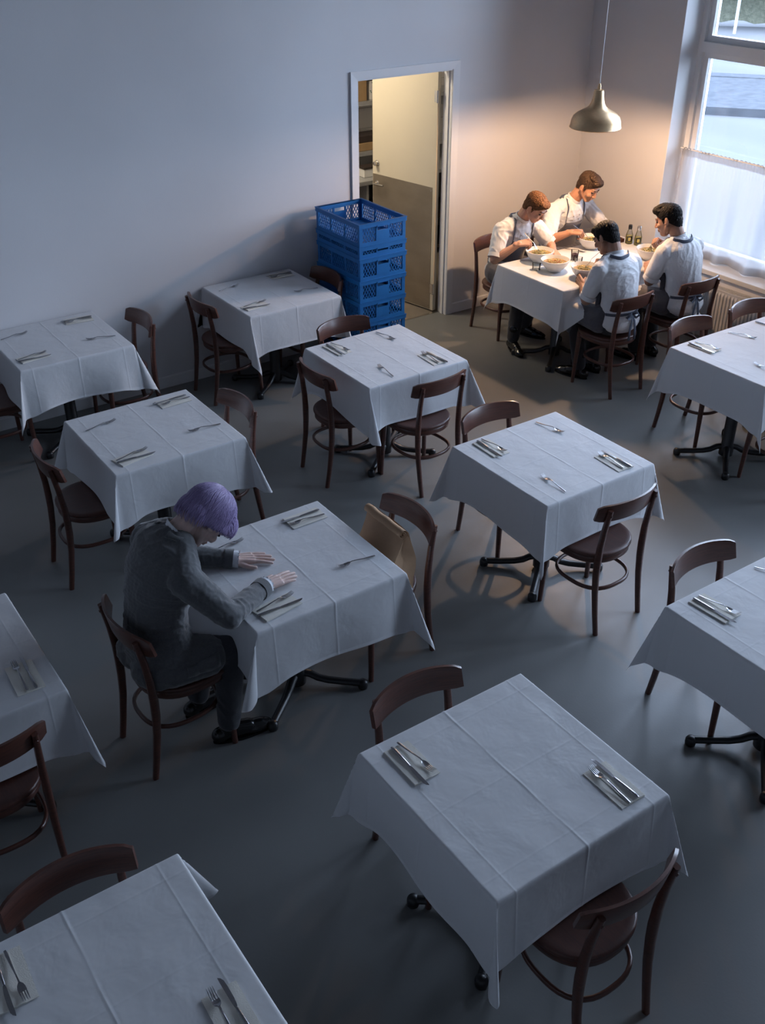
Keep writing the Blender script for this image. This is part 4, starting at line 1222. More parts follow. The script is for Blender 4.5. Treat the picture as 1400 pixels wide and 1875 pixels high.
def hair(H, R, mt, parent, style):
    P = lambda x, y, z: H + R @ Vector((x, y, z)); B = Blob()
    if style == 'bob':
        B.ell(P(0, -.030, .022), (.095, .130, .118), R, 36, 22)
        B.ell(P(0, .058, .035), (.084, .070, .076), R, 28, 16)
        B.ell(P(0, -.070, -.030), (.086, .078, .090), R, 28, 16)
        B.ell(P(-.050, .01, .0), (.043, .090, .080), R); B.ell(P(.050, .01, .0), (.043, .090, .080), R)
        cut = [(P(0, 0, -.011), R @ Vector((0, .50, -1)).normalized())]
        me = B.fuse('hair', .0026, 10, disp=None, cut=cut)
        # strand ridges in the geometry
        n = len(me.vertices); co = np.empty(n * 3, dtype=np.float32); me.vertices.foreach_get('co', co); co = co.reshape(-1, 3)
        nr = np.empty(n * 3, dtype=np.float32); me.vertices.foreach_get('normal', nr); nr = nr.reshape(-1, 3)
        wv = (R @ Vector((0, -.40, .90))).normalized(); a = R @ Vector((1, 0, 0)); b = wv.cross(a)
        d = co - np.array(H); th = np.arctan2(d @ np.array(b), d @ np.array(a)); rad = np.arccos(np.clip((d @ np.array(wv)) / np.linalg.norm(d, axis=1), -1, 1))
        th = th + .25 * rad
        amp = .0007 * (1.4 * np.sin(th * 23 + 1.5 * np.sin(th * 7)) + np.sin(th * 61 + 2 * np.sin(th * 5)) + .9 * np.sin(th * 97 + 2) + .7 * np.sin(th * 143 + rad * 2)) * np.clip(rad * 1.5, 0, 1)
        low = np.clip((-(d @ np.array(R @ Vector((0, -.56, 1)).normalized())) - .012) / .02, 0, 1)
        co = co - np.array(R @ Vector((0, -.2, 1)).normalized())[None, :] * (low * (.006 * np.sin(th * 37 + 3 * np.sin(th * 9)) + .003 * np.sin(th * 83)))[:, None]
        co = co + nr * amp[:, None]; me.vertices.foreach_set('co', co.ravel().astype(np.float32))
        setmat(me, mt); strand_attr(me, H, R, (0, -.40, .90))
    else:
        B.ell(P(0, -.019, .037), (.0800, .1005, .088), R, 28, 18)
        B.ell(P(0, -.054, -.012), (.066, .058, .070), R, 24, 14)
        B.ell(P(0, .045, .080), (.060, .048, .032), R, 24, 14)
        if style == 'quiff': B.ell(P(0, .062, .090), (.055, .040, .034), R); B.ell(P(.01, .02, .108), (.055, .06, .026), R)
        z0 = -.010 if style != 'quiff' else -.006
        B.ell(P(0, -.060, -.042), (.057, .046, .050), R)
        cut = [(P(0, 0, z0), R @ Vector((0, .86 if style != 'quiff' else .80, -1)).normalized())]
        me = B.fuse('hair', .0035, 3, disp=[(.013, .016)], cut=cut)
        setmat(me, mt); strand_attr(me, H, R)
        S = Blob()
        for sg in (-1, 1): S.cap(P(sg * .076, .020, .02), .007, P(sg * .076, .016, -.014), .004)
        sd = setmat(S.fuse('sideburns', .002, 1), mt)
    o = bpy.data.objects.new('hair', me); link(o, parent)
    if style == 'bob':
        # locks combed from the crown down to a ragged edge
        bv = BVHTree.FromPolygons([v.co[:] for v in me.vertices], [p.vertices[:] for p in me.polygons])
        wv = (R @ Vector((0, -.40, .90))).normalized(); a = R @ Vector((1, 0, 0)); b = wv.cross(a); rnd = random.Random(2)
        pn = R @ Vector((0, .50, -1)).normalized(); p0 = P(0, 0, -.011); q = MB(); C0 = P(0, -.02, .01)
        for i in range(300):
            az = 2 * math.pi * i / 300 + rnd.uniform(-.02, .02); pts = []; sc = []; ext = rnd.uniform(.002, .016); r0 = rnd.uniform(.05, .5); end = None
            for k in range(40):
                rad = r0 + k * .065; az_ = az + .22 * rad * math.sin(rad) + .012 * math.sin(rad * 3 + i)
                d = (wv * math.cos(rad) + (a * math.cos(az_) + b * math.sin(az_)) * math.sin(rad)).normalized()
                h_ = bv.ray_cast(C0 + d * .3, -d, .3)
                if h_[0] is None: break
                side_ = (h_[0] - p0).dot(pn)
                if side_ > -.0015:
                    break
                pts.append(h_[0] + d * .0006)
            if len(pts) < 4: continue
            dr_ = (pts[-1] - pts[-2]).normalized(); inw = (C0 - pts[-1]).normalized()
            ly = (R.transposed() @ (pts[-1] - H)).y; ext += .030 * min(1, max(0, -ly - .02) / .07)
            pts.append(pts[-1] + dr_ * ext * .6 + inw * ext * .10); pts.append(pts[-1] + dr_ * ext * .5 + inw * ext * .3)
            n_ = len(pts); sc = [min(1, .25 + k * .3) if k < n_ - 3 else (.8, .6, .18)[k - n_ + 3] for k in range(n_)]
            q.tube(pts, .0028, 6, scale=sc, ref=tuple(wv))
        lk = q.mesh('hair_locks', mt, 180); strand_attr(lk, H, R, (0, -.40, .90)); lo_ = link(bpy.data.objects.new('hair_locks', lk), parent); lo_['kind'] = 'stuff'
    if style != 'bob':
        strand_attr(sd, H, R); link(bpy.data.objects.new('sideburns', sd), parent)
    # eyebrows and eyes
    for sg in (-1, 1):
        q = Blob(); q.cap(P(sg * .016, .089, .0285), .0028, P(sg * .032, .084, .032), .003); q.cap(P(sg * .032, .084, .032), .003, P(sg * .047, .070, .028), .002)
        q.build('eyebrow', mt, parent, 180)
        q = Blob(); q.ell(P(sg * .031, .0735, .004), (.0125, .0115, .0075), R); q.build('eye', MT['eye'], parent, 180)
    return o

def person(name, label, group, J, hairstyle, hairmat_, skinmat, kind):
    """J: world joints. kind: 'suit' or 'chef'"""
    P = Vector(J['pelvis']); root = empty(name, (P.x, P.y, 0), 0, label, 'person', group)
    o0 = Vector((P.x, P.y, 0))
    W = lambda v: Vector(v) - o0
    side = Vector(J['side']).normalized()                     # towards the person's right
    fwd = Vector((0, 0, 1)).cross(side).normalized()
    H = W(J['head']); R = frame(J['face'], J['up'])
    N = W(J['neck']); Pv = W(J['pelvis']); bow = J['bow']
    hb = H + R @ Vector((0, -.045, -.075))
    parts = []
    # --- body
    B = Blob(); torso_blob(B, Pv, N, bow, side, -.012, J.get('sc', 1))
    for s_ in 'RL':
        sh, el = W(J['sh' + s_]), W(J['el' + s_]); sg = 1 if s_ == 'R' else -1
        B.cap(N + side * sg * .05, .05, sh, .052)
        B.chain([(sh, .050), ((sh + el) / 2, .046), (el, .040)])
        hp = Pv + side * sg * .09 - Vector((0, 0, .02)); kn, an = W(J['kn' + s_]), W(J['an' + s_])
        B.chain([(hp, .082), ((hp + kn) / 2, .070), (kn, .054), (kn * .6 + an * .4, .050), (an, .033)])
        tb = an + (W(J['toe' + s_]) - an) * .5; tb.z = .036
        B.cap(an, .034, an * .8 + tb * .2 - Vector((0, 0, .045)), .022); B.cap(an * .8 + tb * .2 - Vector((0, 0, .045)), .022, tb, .016)
    parts.append(B.fuse('b', .010, 3))
    B = Blob(); head_blob(B, H, R); B.cap(N - (hb - N) * .15, .058, hb, .054); B.ell(N, (.07, .07, .05))
    parts.append(B.fuse('h', .0032, 3))
    for s_ in 'RL':
        el, wr = W(J['el' + s_]), W(J['wr' + s_]); B = Blob(); hd = J['hand' + s_]
        B.chain([(el, .041), (el * .7 + wr * .3, .040), (el * .3 + wr * .7, .031), (wr, .0245)])
        if kind == 'chef': sh = W(J['sh' + s_]); B.chain([(sh * .5 + el * .5, .046), (el, .040)])
        hand_blob(B, wr, hd['f'], hd['b'], hd['s'], **{k: v for k, v in hd.items() if k in ('curl', 'spread', 'thumb')}, s=J.get('hs', .97))
        parts.append(B.fuse('a', .0023, 2))
    body = join_meshes('body', parts, skinmat); link(bpy.data.objects.new('body', body), root)
    hair(H, R, hairmat_, root, hairstyle)
    # --- trousers and shoes
    B = Blob()
    B.ell(Pv - Vector((0, 0, .03)), (.150, .125, .075)); B.cap(Pv + side * .07 - Vector((0, 0, .025)), .095, Pv - side * .07 - Vector((0, 0, .025)), .095)
    for s_ in 'RL':
        sg = 1 if s_ == 'R' else -1
        hp = Pv + side * sg * .09 - Vector((0, 0, .01)); kn, an = W(J['kn' + s_]), W(J['an' + s_])
        B.chain([(hp - Vector((0, 0, .012)), .088), ((hp + kn) / 2, .084), (kn, .070), (kn * .6 + an * .4, .066), (an + Vector((0, 0, .01)), .055)])
    tr = setmat(B.fuse('trousers', .009, 3, disp=[(.012, .07)]), MT['trouser'] if kind == 'chef' else MT['suit_trouser']); link(bpy.data.objects.new('trousers', tr), root)
    for s_ in 'RL':
        an, toe = W(J['an' + s_]), W(J['toe' + s_]); d = (toe - an); d.z = 0; d.normalize(); B = Blob()
        g = Vector((an.x, an.y, 0)); sd = Vector((-d.y, d.x, 0)); L = .17; R3 = Matrix((sd, d, Vector((0, 0, 1)))).transposed()
        B.ell(g - d * .045 + Vector((0, 0, .040)), (.038, .046, .040), R3); B.ell(g + d * .05 + Vector((0, 0, .040)), (.036, .09, .040), R3)
        B.ell(g + d * .125 + Vector((0, 0, .030)), (.042, .085, .029), R3); B.cap(g - d * .01 + Vector((0, 0, .05)), .040, an + Vector((0, 0, .015)), .042)
        B.cap(g + d * .02 + Vector((0, 0, .058)), .036, g + d * .09 + Vector((0, 0, .044)), .036)
        B.cap(g + Vector((0, 0, .046)), .038, g + d * .15 + Vector((0, 0, .030)), .034)
        K = Blob(); K.cap(an - Vector((0, 0, .03)), .038, an + Vector((0, 0, .09)), .044); link(bpy.data.objects.new('sock', setmat(K.fuse('sock', .006, 2), MT['shoe'])), root)
        me = setmat(B.fuse('shoe', .0045, 3, cut=[(Vector((0, 0, .006)), Vector((0, 0, -1)))]), MT['shoe']); so = link(bpy.data.objects.new('shoe', me), root)
        q = MB(); ol = []
        for i in range(26):
            a = 2 * math.pi * i / 26; y = math.cos(a) * .148 + .062; x = math.sin(a) * (.042 if y > .03 else .037)
            ol.append(g + d * y + sd * x)
        q.add([p + Vector((0, 0, .001)) for p in ol] + [p + Vector((0, 0, .013)) for p in ol], [tuple(range(26))[::-1], tuple(range(26, 52))] + [(i, (i + 1) % 26, 26 + (i + 1) % 26, 26 + i) for i in range(26)])
        q.build('sole', MT['shoe'], so)
    if kind == 'suit':
        B = Blob(); torso_blob(B, Pv, N, bow, side, .014, J.get('sc', 1), hips=.05)
        for s_ in 'RL':
            sg = 1 if s_ == 'R' else -1; sh, el, wr = W(J['sh' + s_]), W(J['el' + s_]), W(J['wr' + s_])
            B.cap(N + side * sg * .06 - Vector((0, 0, .01)), .066, sh, .076)
            B.chain([(sh, .076), (sh * .5 + el * .5, .068), (el, .058)])
            we = el + (wr - el) * .80
            B.chain([(el, .058), (el * .5 + we * .5, .052), (we, .044)])
            # bunched folds inside the elbow
            dd = (wr - el).normalized()
            for k in range(4):
                c = el + dd * (.035 + .032 * k); a = dd.cross(Vector((0, 0, 1))).normalized(); rr = .054 - .003 * k
                for q_ in range(7):
                    t0, t1 = [math.radians(-20 + 28 * (q_ + w_)) for w_ in (0, 1)]
                    f_ = lambda t_: c + (a * math.cos(t_) + Vector((0, 0, 1)) * math.sin(t_)) * rr + dd * (.018 * math.sin(t_ * 1.3 + k))
                    B.cap(f_(t0), .006, f_(t1), .006, n=8)
        # skirts of the jacket spread over seat and thighs
        for s_ in 'RL':
            sg = 1 if s_ == 'R' else -1; hp = Pv + side * sg * .105 + Vector((0, 0, .0)); kn = W(J['kn' + s_])
            B.cap(hp, .122, hp + (kn - hp) * .55 + side * sg * .012 + Vector((0, 0, .0)), .100)
            B.cap(hp - Vector((0, 0, .03)) + side * sg * .05, .06, hp + (kn - hp) * .5 + side * sg * .06 - Vector((0, 0, .03)), .045)
            B.ell(Pv + side * sg * .08 - fwd * .05 - Vector((0, 0, .02)), (.12, .12, .10))
        jk = setmat(B.fuse('jacket', .0055, 3, disp=[(.014, .09), (.005, .03)], cut=[(Vector((0, 0, .466)), Vector((0, 0, -1)))]), MT['suit']); jo = link(bpy.data.objects.new('jacket', jk), root)
        bv = BVHTree.FromPolygons([v.co[:] for v in jk.vertices], [p.vertices[:] for p in jk.polygons])
        # fold-over collar: band round the neck widening to the lapels
        ax = (hb - N).normalized(); q = MB(); Pp = []
        a = side; b = ax.cross(a).normalized()
        for i in range(41):
            th = math.radians(-60 + 300 * i / 40); e = a * math.cos(th) - b * math.sin(th) if False else a * math.cos(th) + b * math.sin(th)
            row = []
            lw = .030 + .030 * abs(math.sin((th - math.pi / 2) / 2)) ** 4
            for u in (0, .35, .7, 1.0):
                c = N + e * (.070 + lw * u) + ax * (.012 - .01 * u)
                h_ = bv.find_nearest(c)
                pt = h_[0] + h_[1] * (.0045 + .004 * (1 - u)) if u > .2 else N + e * .070 + ax * .016
                row.append(pt)
            Pp.append(row)
        for u_ in range(1, 4):
            col_ = relax([row[u_] for row in Pp], 6)
            for row, p_ in zip(Pp, col_): row[u_] = p_
        q.grid(Pp); co_ = q.build('collar', MT['suit'], jo, 180)
        sm_ = co_.modifiers.new('t', 'SOLIDIFY'); sm_.thickness = .004; sm_.offset = 1
        # pocket flap
        c = Pv + side * .15 + fwd * .10 + Vector((0, 0, .03)); q = MB(); Pp = []
        for i in range(9):
            row = []
            for j in range(4):
                pt = c + fwd * (.15 * (i / 8 - .5)) - Vector((0, 0, 1)) * (.05 * j / 3) + side * .05; h_ = bv.find_nearest(pt); row.append(h_[0] + h_[1] * .0045)
            Pp.append(row)
        q.grid(Pp); fo = q.build('pocket_flap', MT['suit'], jo, 180); sm_ = fo.modifiers.new('t', 'SOLIDIFY'); sm_.thickness = .003; sm_.offset = 1
        for s_ in 'RL':
            el, wr = W(J['el' + s_]), W(J['wr' + s_]); dd = (wr - el).normalized(); we = el + (wr - el) * .80
            cuff('sleeve_cuff', we + dd * .004, dd, .0470, .040, MT['suit'], jo)
            o_ = cuff('shirt_cuff', we + dd * .030, dd, .0395, .034, MT['lace'], root); o_['label'] = 'white frilled shirt cuff'
            ruffle('cuff_frill', we + dd * .062, dd, .0375, .012, MT['lace'], o_, waves=14, amp=.0025)
        o_ = ruffle('shirt_collar', N + ax * .020, ax, .064, .026, MT['lace'], root, waves=22, amp=.004); o_['label'] = 'white ruffled shirt collar'
        ruffle('collar_frill', N + ax * .031, ax, .068, .010, MT['lace'], o_, waves=34, amp=.004)
    else:
        sc = J.get('sc', 1)
        B = Blob(); torso_blob(B, Pv, N, bow, side, .008, sc, hips=.04)
        for s_ in 'RL':
            sg = 1 if s_ == 'R' else -1; sh, el = W(J['sh' + s_]), W(J['el' + s_])
            B.cap(N + side * sg * .06 - Vector((0, 0, .012)), .060, sh, .070)
            se = sh + (el - sh) * .68
            B.chain([(sh, .070), (sh * .5 + se * .5, .070), (se, .066)])
        B.ell(Pv - fwd * .03 - Vector((0, 0, .0)), (.175, .135, .10), Matrix((side, fwd, Vector((0, 0, 1)))).transposed())
        cuts = [(Vector((0, 0, .485)), Vector((0, 0, -1)))]
        sm2 = B.fuse('chef_jacket', .006, 3, disp=[(.014, .08), (.006, .03)], cut=cuts)
        sj = setmat(sm2, MT['shirt']); so = link(bpy.data.objects.new('chef_jacket', sj), root)
        bv = BVHTree.FromPolygons([v.co[:] for v in sj.vertices], [p.vertices[:] for p in sj.polygons])
        for s_ in 'RL':
            sh, el = W(J['sh' + s_]), W(J['el' + s_]); dd = (el - sh).normalized(); se = sh + (el - sh) * .68
            cuff('sleeve_hem', se + dd * .030, dd, .0635, .034, MT['shirt'], so)
        ax = (hb - N).normalized()
        cuff('collar', N + ax * .012, ax, .066, .034, MT['shirt'], so)
        # apron: bib, neck strap, skirt, waist ties with a bow
        spn = spine(Pv, N, bow, side, None, 25)
        def at_(t): return spn[min(24, max(0, int(round(t * 24))))]
        q = MB(); Pp = []
        for i in range(15):
            t = .05 + .68 * i / 14; _, c, d = at_(t); fw = side.cross(d).normalized()
            if fw.dot(fwd) < 0: fw = -fw
            hw_ = .165 - .065 * max(0, (i - 6) / 8); row = []
            for j in range(13):
                u = (j / 12 - .5) * 2; og = c + side * hw_ * u + fw * .4
                h_ = bv.ray_cast(og, -fw, .6)
                row.append((h_[0] + fw * .009) if h_[0] is not None else c + side * hw_ * u + fw * .09)
            Pp.append(row)
        q.grid(Pp); ap = q.build('apron_bib', MT['apron'], root, 180); sm_ = ap.modifiers.new('t', 'SOLIDIFY'); sm_.thickness = .003
        top = Pp[-1]
        for s_, pt in ((-1, top[0]), (1, top[-1])):
            # strap over the shoulder to the nape
            nape = N + ax * .03 - fwd * .074 - side * .0; pts = []
            mid = N + side * s_ * .076 + ax * .018 + fwd * .0
            for k in range(15):
                u = k / 14
                p = pt * (1 - u) ** 2 + (mid + fwd * .03 + side * s_ * .015) * 2 * u * (1 - u) + mid * u * u if True else pt
                h_ = bv.find_nearest(p)
                if h_[0] is not None: p = h_[0] + (h_[1] * .007)
                pts.append(p)
            for k in range(1, 9):
                a_ = math.radians(90 * k / 8); pts.append(N + ax * (.022 + .012 * k / 8) + side * s_ * .078 * math.cos(a_) - fwd * .078 * math.sin(a_))
            q = MB(); q.sweep(relax(pts, 6), rect(.022, .005, .3), ref=tuple(ax))
            q.build('neck_strap', MT['strap'], ap, 180)
        pts = []
        for k in range(23):
            a_ = math.radians(-12 - 156 * k / 22); e = side * math.cos(a_) + fwd * math.sin(a_); c = N + e * .088 + ax * .008
            h_ = bv.find_nearest(c); pts.append(h_[0] + h_[1] * .007)
        q = MB(); q.sweep(relax(pts, 5), rect(.006, .026, .3), ref=tuple(ax)); q.build('neck_band', MT['strap'], ap, 180)
        # apron skirt across the lap and hanging by the shins
        B = Blob()
        kR, kL = W(J['knR']), W(J['knL'])
        for f_ in np.linspace(-1, 1, 7):
            k_ = (kR + kL) / 2 + (kR - kL) / 2 * f_ * 1.12; h0 = Pv + side * f_ * .125 + Vector((0, 0, .012)) + fwd * .05
            B.cap(h0, .114, k_ + Vector((0, 0, .010)), .080)
            B.cap(k_ + Vector((0, 0, .010)), .078, k_ - Vector((0, 0, .13)) + fwd * .010, .062)
        B.ell(Pv + fwd * .04, (.192, .125, .125), Matrix((side, fwd, Vector((0, 0, 1)))).transposed())
        sk = setmat(B.fuse('apron_skirt', .007, 3, disp=[(.007, .09)], cut=[(Vector((0, 0, .30)), Vector((0, 0, -1))), (Pv - fwd * .03, -fwd)]), MT['apron'])
        link(bpy.data.objects.new('apron_skirt', sk), ap)
        # waist tie round the back
        q = MB(); pts = []
        _, c, d = at_(.16)
        for k in range(25):
            a_ = math.radians(-10 - 160 * k / 24); dr_ = side * math.cos(a_) + fwd * math.sin(a_)
            h_ = bv.ray_cast(c + dr_ * .5, -dr_, .6); pts.append((h_[0] if h_[0] is not None else c + dr_ * .17) + dr_ * .004)
        q.sweep(pts, rect(.004, .022, .3), ref=(0, 0, 1)); q.build('waist_tie', MT['strap'], ap, 180)
        bk = pts[12] - fwd * .008; bw = -fwd
        q = MB()
        for s_ in (-1, 1):
            lp = [bk + bw * .008, bk + bw * .03 + side * s_ * .035 + Vector((0, 0, .012)), bk + bw * .022 + side * s_ * .07 - Vector((0, 0, .015)), bk + bw * .02 + side * s_ * .04 - Vector((0, 0, .03)), bk + bw * .012 - Vector((0, 0, .006))]
            q.sweep(lp, rect(.004, .02, .3), ref=(0, 0, 1))
            tl = [bk + bw * .012, bk + bw * .03 + side * s_ * .012 - Vector((0, 0, .05)), bk + bw * .032 + side * s_ * .028 - Vector((0, 0, .12)), bk + bw * .035 + side * s_ * .03 - Vector((0, 0, .20))]
            q.sweep(tl, rect(.020, .003, .3), ref=tuple(bw), scale=[.6, 1, 1.1, 1.2])
        q.ell = None
        q.build('apron_bow', MT['strap'], ap, 180)
        # double row of buttons
        for t in (.72, .80, .88):
            _, c, d = at_(t); fw = side.cross(d).normalized()
            if fw.dot(fwd) < 0: fw = -fw
            for u in (-.035, .035):
                h_ = bv.ray_cast(c + side * u + fw * .4, -fw, .6)
                if h_[0] is None: continue
                q = MB(); q.lathe([(.0055, 0), (.005, .003), (.001, .0035)], 10); bo = q.build('button', MT['button'], so, 40)
                bo.location = h_[0] + h_[1] * .0005; bo.rotation_mode = 'QUATERNION'; bo.rotation_quaternion = Vector((0, 0, 1)).rotation_difference(h_[1])
    return root

# the bowed person in the suit, hands flat on the cloth
TZ = HT + .002
person('person', 'person with lavender bobbed hair in a grey suit, head bowed, palms on the table', None, dict(
    pelvis=(1.205, 3.485, .555), neck=(1.335, 3.485, 1.105), bow=(-.085, 0, .045), side=(0, -1, 0),
    head=(1.492, 3.475, 1.138), face=(.30, -.06, -.95), up=(.95, 0, .30),
    shR=(1.285, 3.300, 1.01), elR=(1.425, 3.205, TZ + .062), wrR=(1.672, 3.345, TZ + .029),
    shL=(1.285, 3.670, 1.01), elL=(1.455, 3.745, TZ + .062), wrL=(1.662, 3.612, TZ + .029),
    handR=dict(f=(.97, .16, -.07), b=(-.05, 0, 1), s=-1, curl=(3, 5, 4), spread=4), handL=dict(f=(.93, -.34, -.07), b=(-.05, 0, 1), s=1, curl=(3, 5, 4), spread=5),
    sc=1.08, knR=(1.475, 3.345, .53), anR=(1.435, 3.345, .10), toeR=(1.66, 3.31, .03),
    knL=(1.50, 3.60, .535), anL=(1.40, 3.60, .10), toeL=(1.60, 3.64, .03), hs=.98),
    'bob', MT['hair_purple'], MT['skin_pale'], 'suit')

GRIP = dict(curl=((62, 68, 72, 76), 62, 40), spread=1, thumb='grip')
REST = dict(curl=(22, 30, 22), spread=3, thumb='grip')
person('person', 'ginger-haired chef in white jacket and dark apron, nearest the kitchen door, eating', 'chefs at the corner table', dict(
    pelvis=(5.83, 6.56, .56), neck=(5.845, 6.415, 1.02), bow=(0, .07, .02), side=(-1, 0, 0),
    head=(5.885, 6.285, 1.150), face=(.22, -.78, -.58), up=(.1, -.5, .8),
    shR=(5.665, 6.45, .955), elR=(5.555, 6.385, .745), wrR=(5.700, 6.255, .885),
    shL=(6.02, 6.43, .955), elL=(6.115, 6.32, .795), wrL=(6.02, 6.175, .795),
    handR=dict(f=(.80, -.50, .12), b=(-.25, -.35, .9), s=-1, **GRIP), handL=dict(f=(-.25, -.85, -.22), b=(.3, -.1, .95), s=1, **REST),
    knR=(5.72, 6.22, .55), anR=(5.62, 6.16, .10), toeR=(5.56, 5.98, .03), knL=(5.93, 6.22, .55), anL=(5.93, 6.36, .10), toeL=(5.99, 6.20, .03)),
    'short', MT['hair_ginger'], MT['skin_fair'], 'chef')
person('person', 'brown-haired chef facing us from the corner, white jacket, apron, spoon over his bowl', 'chefs at the corner table', dict(
    pelvis=(6.47, 6.60, .57), neck=(6.475, 6.47, 1.07), bow=(0, .06, .02), side=(-1, 0, 0),
    head=(6.525, 6.335, 1.215), face=(.10, -.84, -.50), up=(.05, -.45, .85), sc=1.06,
    shR=(6.285, 6.49, 1.01), elR=(6.130, 6.36, .815), wrR=(6.260, 6.225, .895),
    shL=(6.665, 6.49, 1.01), elL=(6.790, 6.36, .82), wrL=(6.66, 6.19, .805),
    handR=dict(f=(.62, -.62, .02), b=(-.1, -.3, .95), s=-1, **GRIP), handL=dict(f=(-.4, -.8, -.1), b=(.3, 0, .95), s=1, **REST),
    knR=(6.36, 6.22, .55), anR=(6.36, 6.25, .10), toeR=(6.34, 6.08, .03), knL=(6.58, 6.22, .55), anL=(6.58, 6.25, .10), toeL=(6.60, 6.08, .03)),
    'quiff', MT['hair_brown'], MT['skin_tan'], 'chef')
person('person', 'black-haired chef in front with his back to us, left hand holding his bowl', 'chefs at the corner table', dict(
    pelvis=(5.775, 5.17, .56), neck=(5.80, 5.275, 1.01), bow=(0, -.075, .02), side=(1, 0, 0),
    head=(5.795, 5.395, 1.135), face=(-.22, .80, -.55), up=(0, .5, .8),
    shR=(5.975, 5.25, .945), elR=(6.075, 5.345, .755), wrR=(5.960, 5.500, .895),
    shL=(5.620, 5.25, .945), elL=(5.590, 5.330, .700), wrL=(5.665, 5.462, .770),
    handR=dict(f=(-.75, .45, .1), b=(.2, .3, .9), s=-1, **GRIP), handL=dict(f=(.30, .80, .15), b=(-.85, .1, .25), s=1, curl=(14, 20, 14), spread=4, thumb='grip'),
    knR=(5.86, 5.50, .55), anR=(5.86, 5.45, .10), toeR=(5.84, 5.62, .03), knL=(5.66, 5.50, .55), anL=(5.68, 5.42, .10), toeL=(5.62, 5.60, .03)),
    'short', MT['hair_black'], MT['skin_olive'], 'chef')
person('person', 'black-haired chef nearest the window, back half turned, raising his fork', 'chefs at the corner table', dict(
    pelvis=(6.455, 5.125, .565), neck=(6.43, 5.215, 1.045), bow=(0, -.07, .02), side=(1, -.05, 0),
    head=(6.390, 5.320, 1.190), face=(-.42, .80, -.36), up=(-.05, .35, .9),
    shR=(6.615, 5.20, .975), elR=(6.665, 5.350, .80), wrR=(6.510, 5.440, .960),
    shL=(6.265, 5.21, .975), elL=(6.250, 5.300, .730), wrL=(6.375, 5.450, .795),
    handR=dict(f=(-.75, .15, .35), b=(.3, .4, .8), s=-1, **GRIP), handL=dict(f=(.75, .55, .05), b=(-.3, .3, .8), s=1, **REST),
    knR=(6.52, 5.50, .55), anR=(6.52, 5.42, .10), toeR=(6.54, 5.58, .03), knL=(6.32, 5.50, .55), anL=(6.32, 5.42, .10), toeL=(6.28, 5.58, .03)),
    'quiff', MT['hair_black'], MT['skin_olive'], 'chef')

# ------------------------------------------------------------------ food and things on the chefs' table
def bowl(x, y, food, label, spoon=None):
    r = empty('bowl', (x, y, TOPZ), 0, label, 'bowl', 'white bowls of food')
    q = MB(); out = [(.001, .004), (.045, .004), (.048, 0), (.055, 0), (.056, .006), (.075, .020), (.098, .048), (.112, .080), (.117, .092), (.114, .094), (.108, .084), (.093, .052), (.072, .026), (.045, .014), (.001, .012)]
    q.lathe(out, 48, close=False); q.build('dish', MT['ceramic'], r, 70)
    q = MB(); q.lathe([(.001, .066), (.09, .066), (.1015, .067)], 40, close=False); q.build('broth', MT['broth'], r, 70)
    rnd = random.Random(int(x * 100 + y * 37))
    nd = MB()
    for i in range(26):
        a, rr = rnd.uniform(0, 6.28), rnd.uniform(0, .055); c = Vector((rr * math.cos(a), rr * math.sin(a), .070 + rnd.uniform(0, .012) * (1 - rr / .08)))
        pts = []; h = rnd.uniform(0, 6.28)
        for k in range(9): pts.append(c + Vector((.022 * math.cos(h + k * .7), .022 * math.sin(h + k * .7), .003 * math.sin(k * 1.3 + i))))
        nd.tube(pts, .0021, 5)
    o = nd.build('noodles', MT['noodle'], r, 180); o['kind'] = 'stuff'
    q = MB()
    for i in range(70):
        a, rr = rnd.uniform(0, 6.28), rnd.uniform(0, .075) ; c = Vector((rr * math.cos(a), rr * math.sin(a), .076 + .006 * (1 - rr / .08))); s_ = rnd.uniform(.004, .008)
        e1 = Vector((rnd.uniform(-1, 1), rnd.uniform(-1, 1), rnd.uniform(-.3, .5))).normalized() * s_; e2 = e1.cross(Vector((rnd.uniform(-.3, .3), rnd.uniform(-.3, .3), 1))).normalized() * s_ * .7
        up = Vector((0, 0, .003)); q.add([c - e1, c - e2, c + e1, c + e2, c + up], [(0, 1, 4), (1, 2, 4), (2, 3, 4), (3, 0, 4), (3, 2, 1, 0)])
    o = q.build('greens' if food == 'herb' else 'stew_pieces', MT[food], r); o['kind'] = 'stuff'
    return r
bowl(5.798, 6.105, 'herb', 'white bowl of noodles in front of the ginger-haired chef')
bowl(6.407, 6.125, 'herb', 'white bowl of noodles in front of the chef facing us')
bowl(5.825, 5.600, 'herb', 'white bowl of noodles held by the black-haired chef in front')
bowl(6.595, 5.630, 'herb', 'white bowl of noodles in front of the chef by the window')
bowl(5.745, 5.862, 'sauce', 'smaller white bowl of reddish stew at the left middle of the table')

def held(hand, target, label, L=.2):
    """a fork or spoon running from the hand down to the food"""
    a, b = Vector(hand), Vector(target); d = (b - a).normalized()
    o = copy_tree(FP); o.rotation_mode = 'QUATERNION'
    yv = Vector((0, 0, 1)).cross(d).normalized(); zv = d.cross(yv)
    o.rotation_quaternion = Matrix((d, yv, zv)).transposed().to_quaternion()
    o.location = b - d * L * .5
    tag(o, label, 'fork', 'forks in the chefs\' hands')
held((5.775, 6.235, .93), (5.800, 6.120, .834), 'fork held by the ginger-haired chef over his bowl')
held((6.315, 6.175, .905), (6.395, 6.135, .836), 'fork held by the chef facing us over his bowl')
held((5.890, 5.545, .945), (5.838, 5.608, .836), 'fork held by the black-haired chef in front, upright in his bowl')
held((6.440, 5.470, 1.0), (6.570, 5.615, .838), 'fork held by the chef by the window in his raised hand')

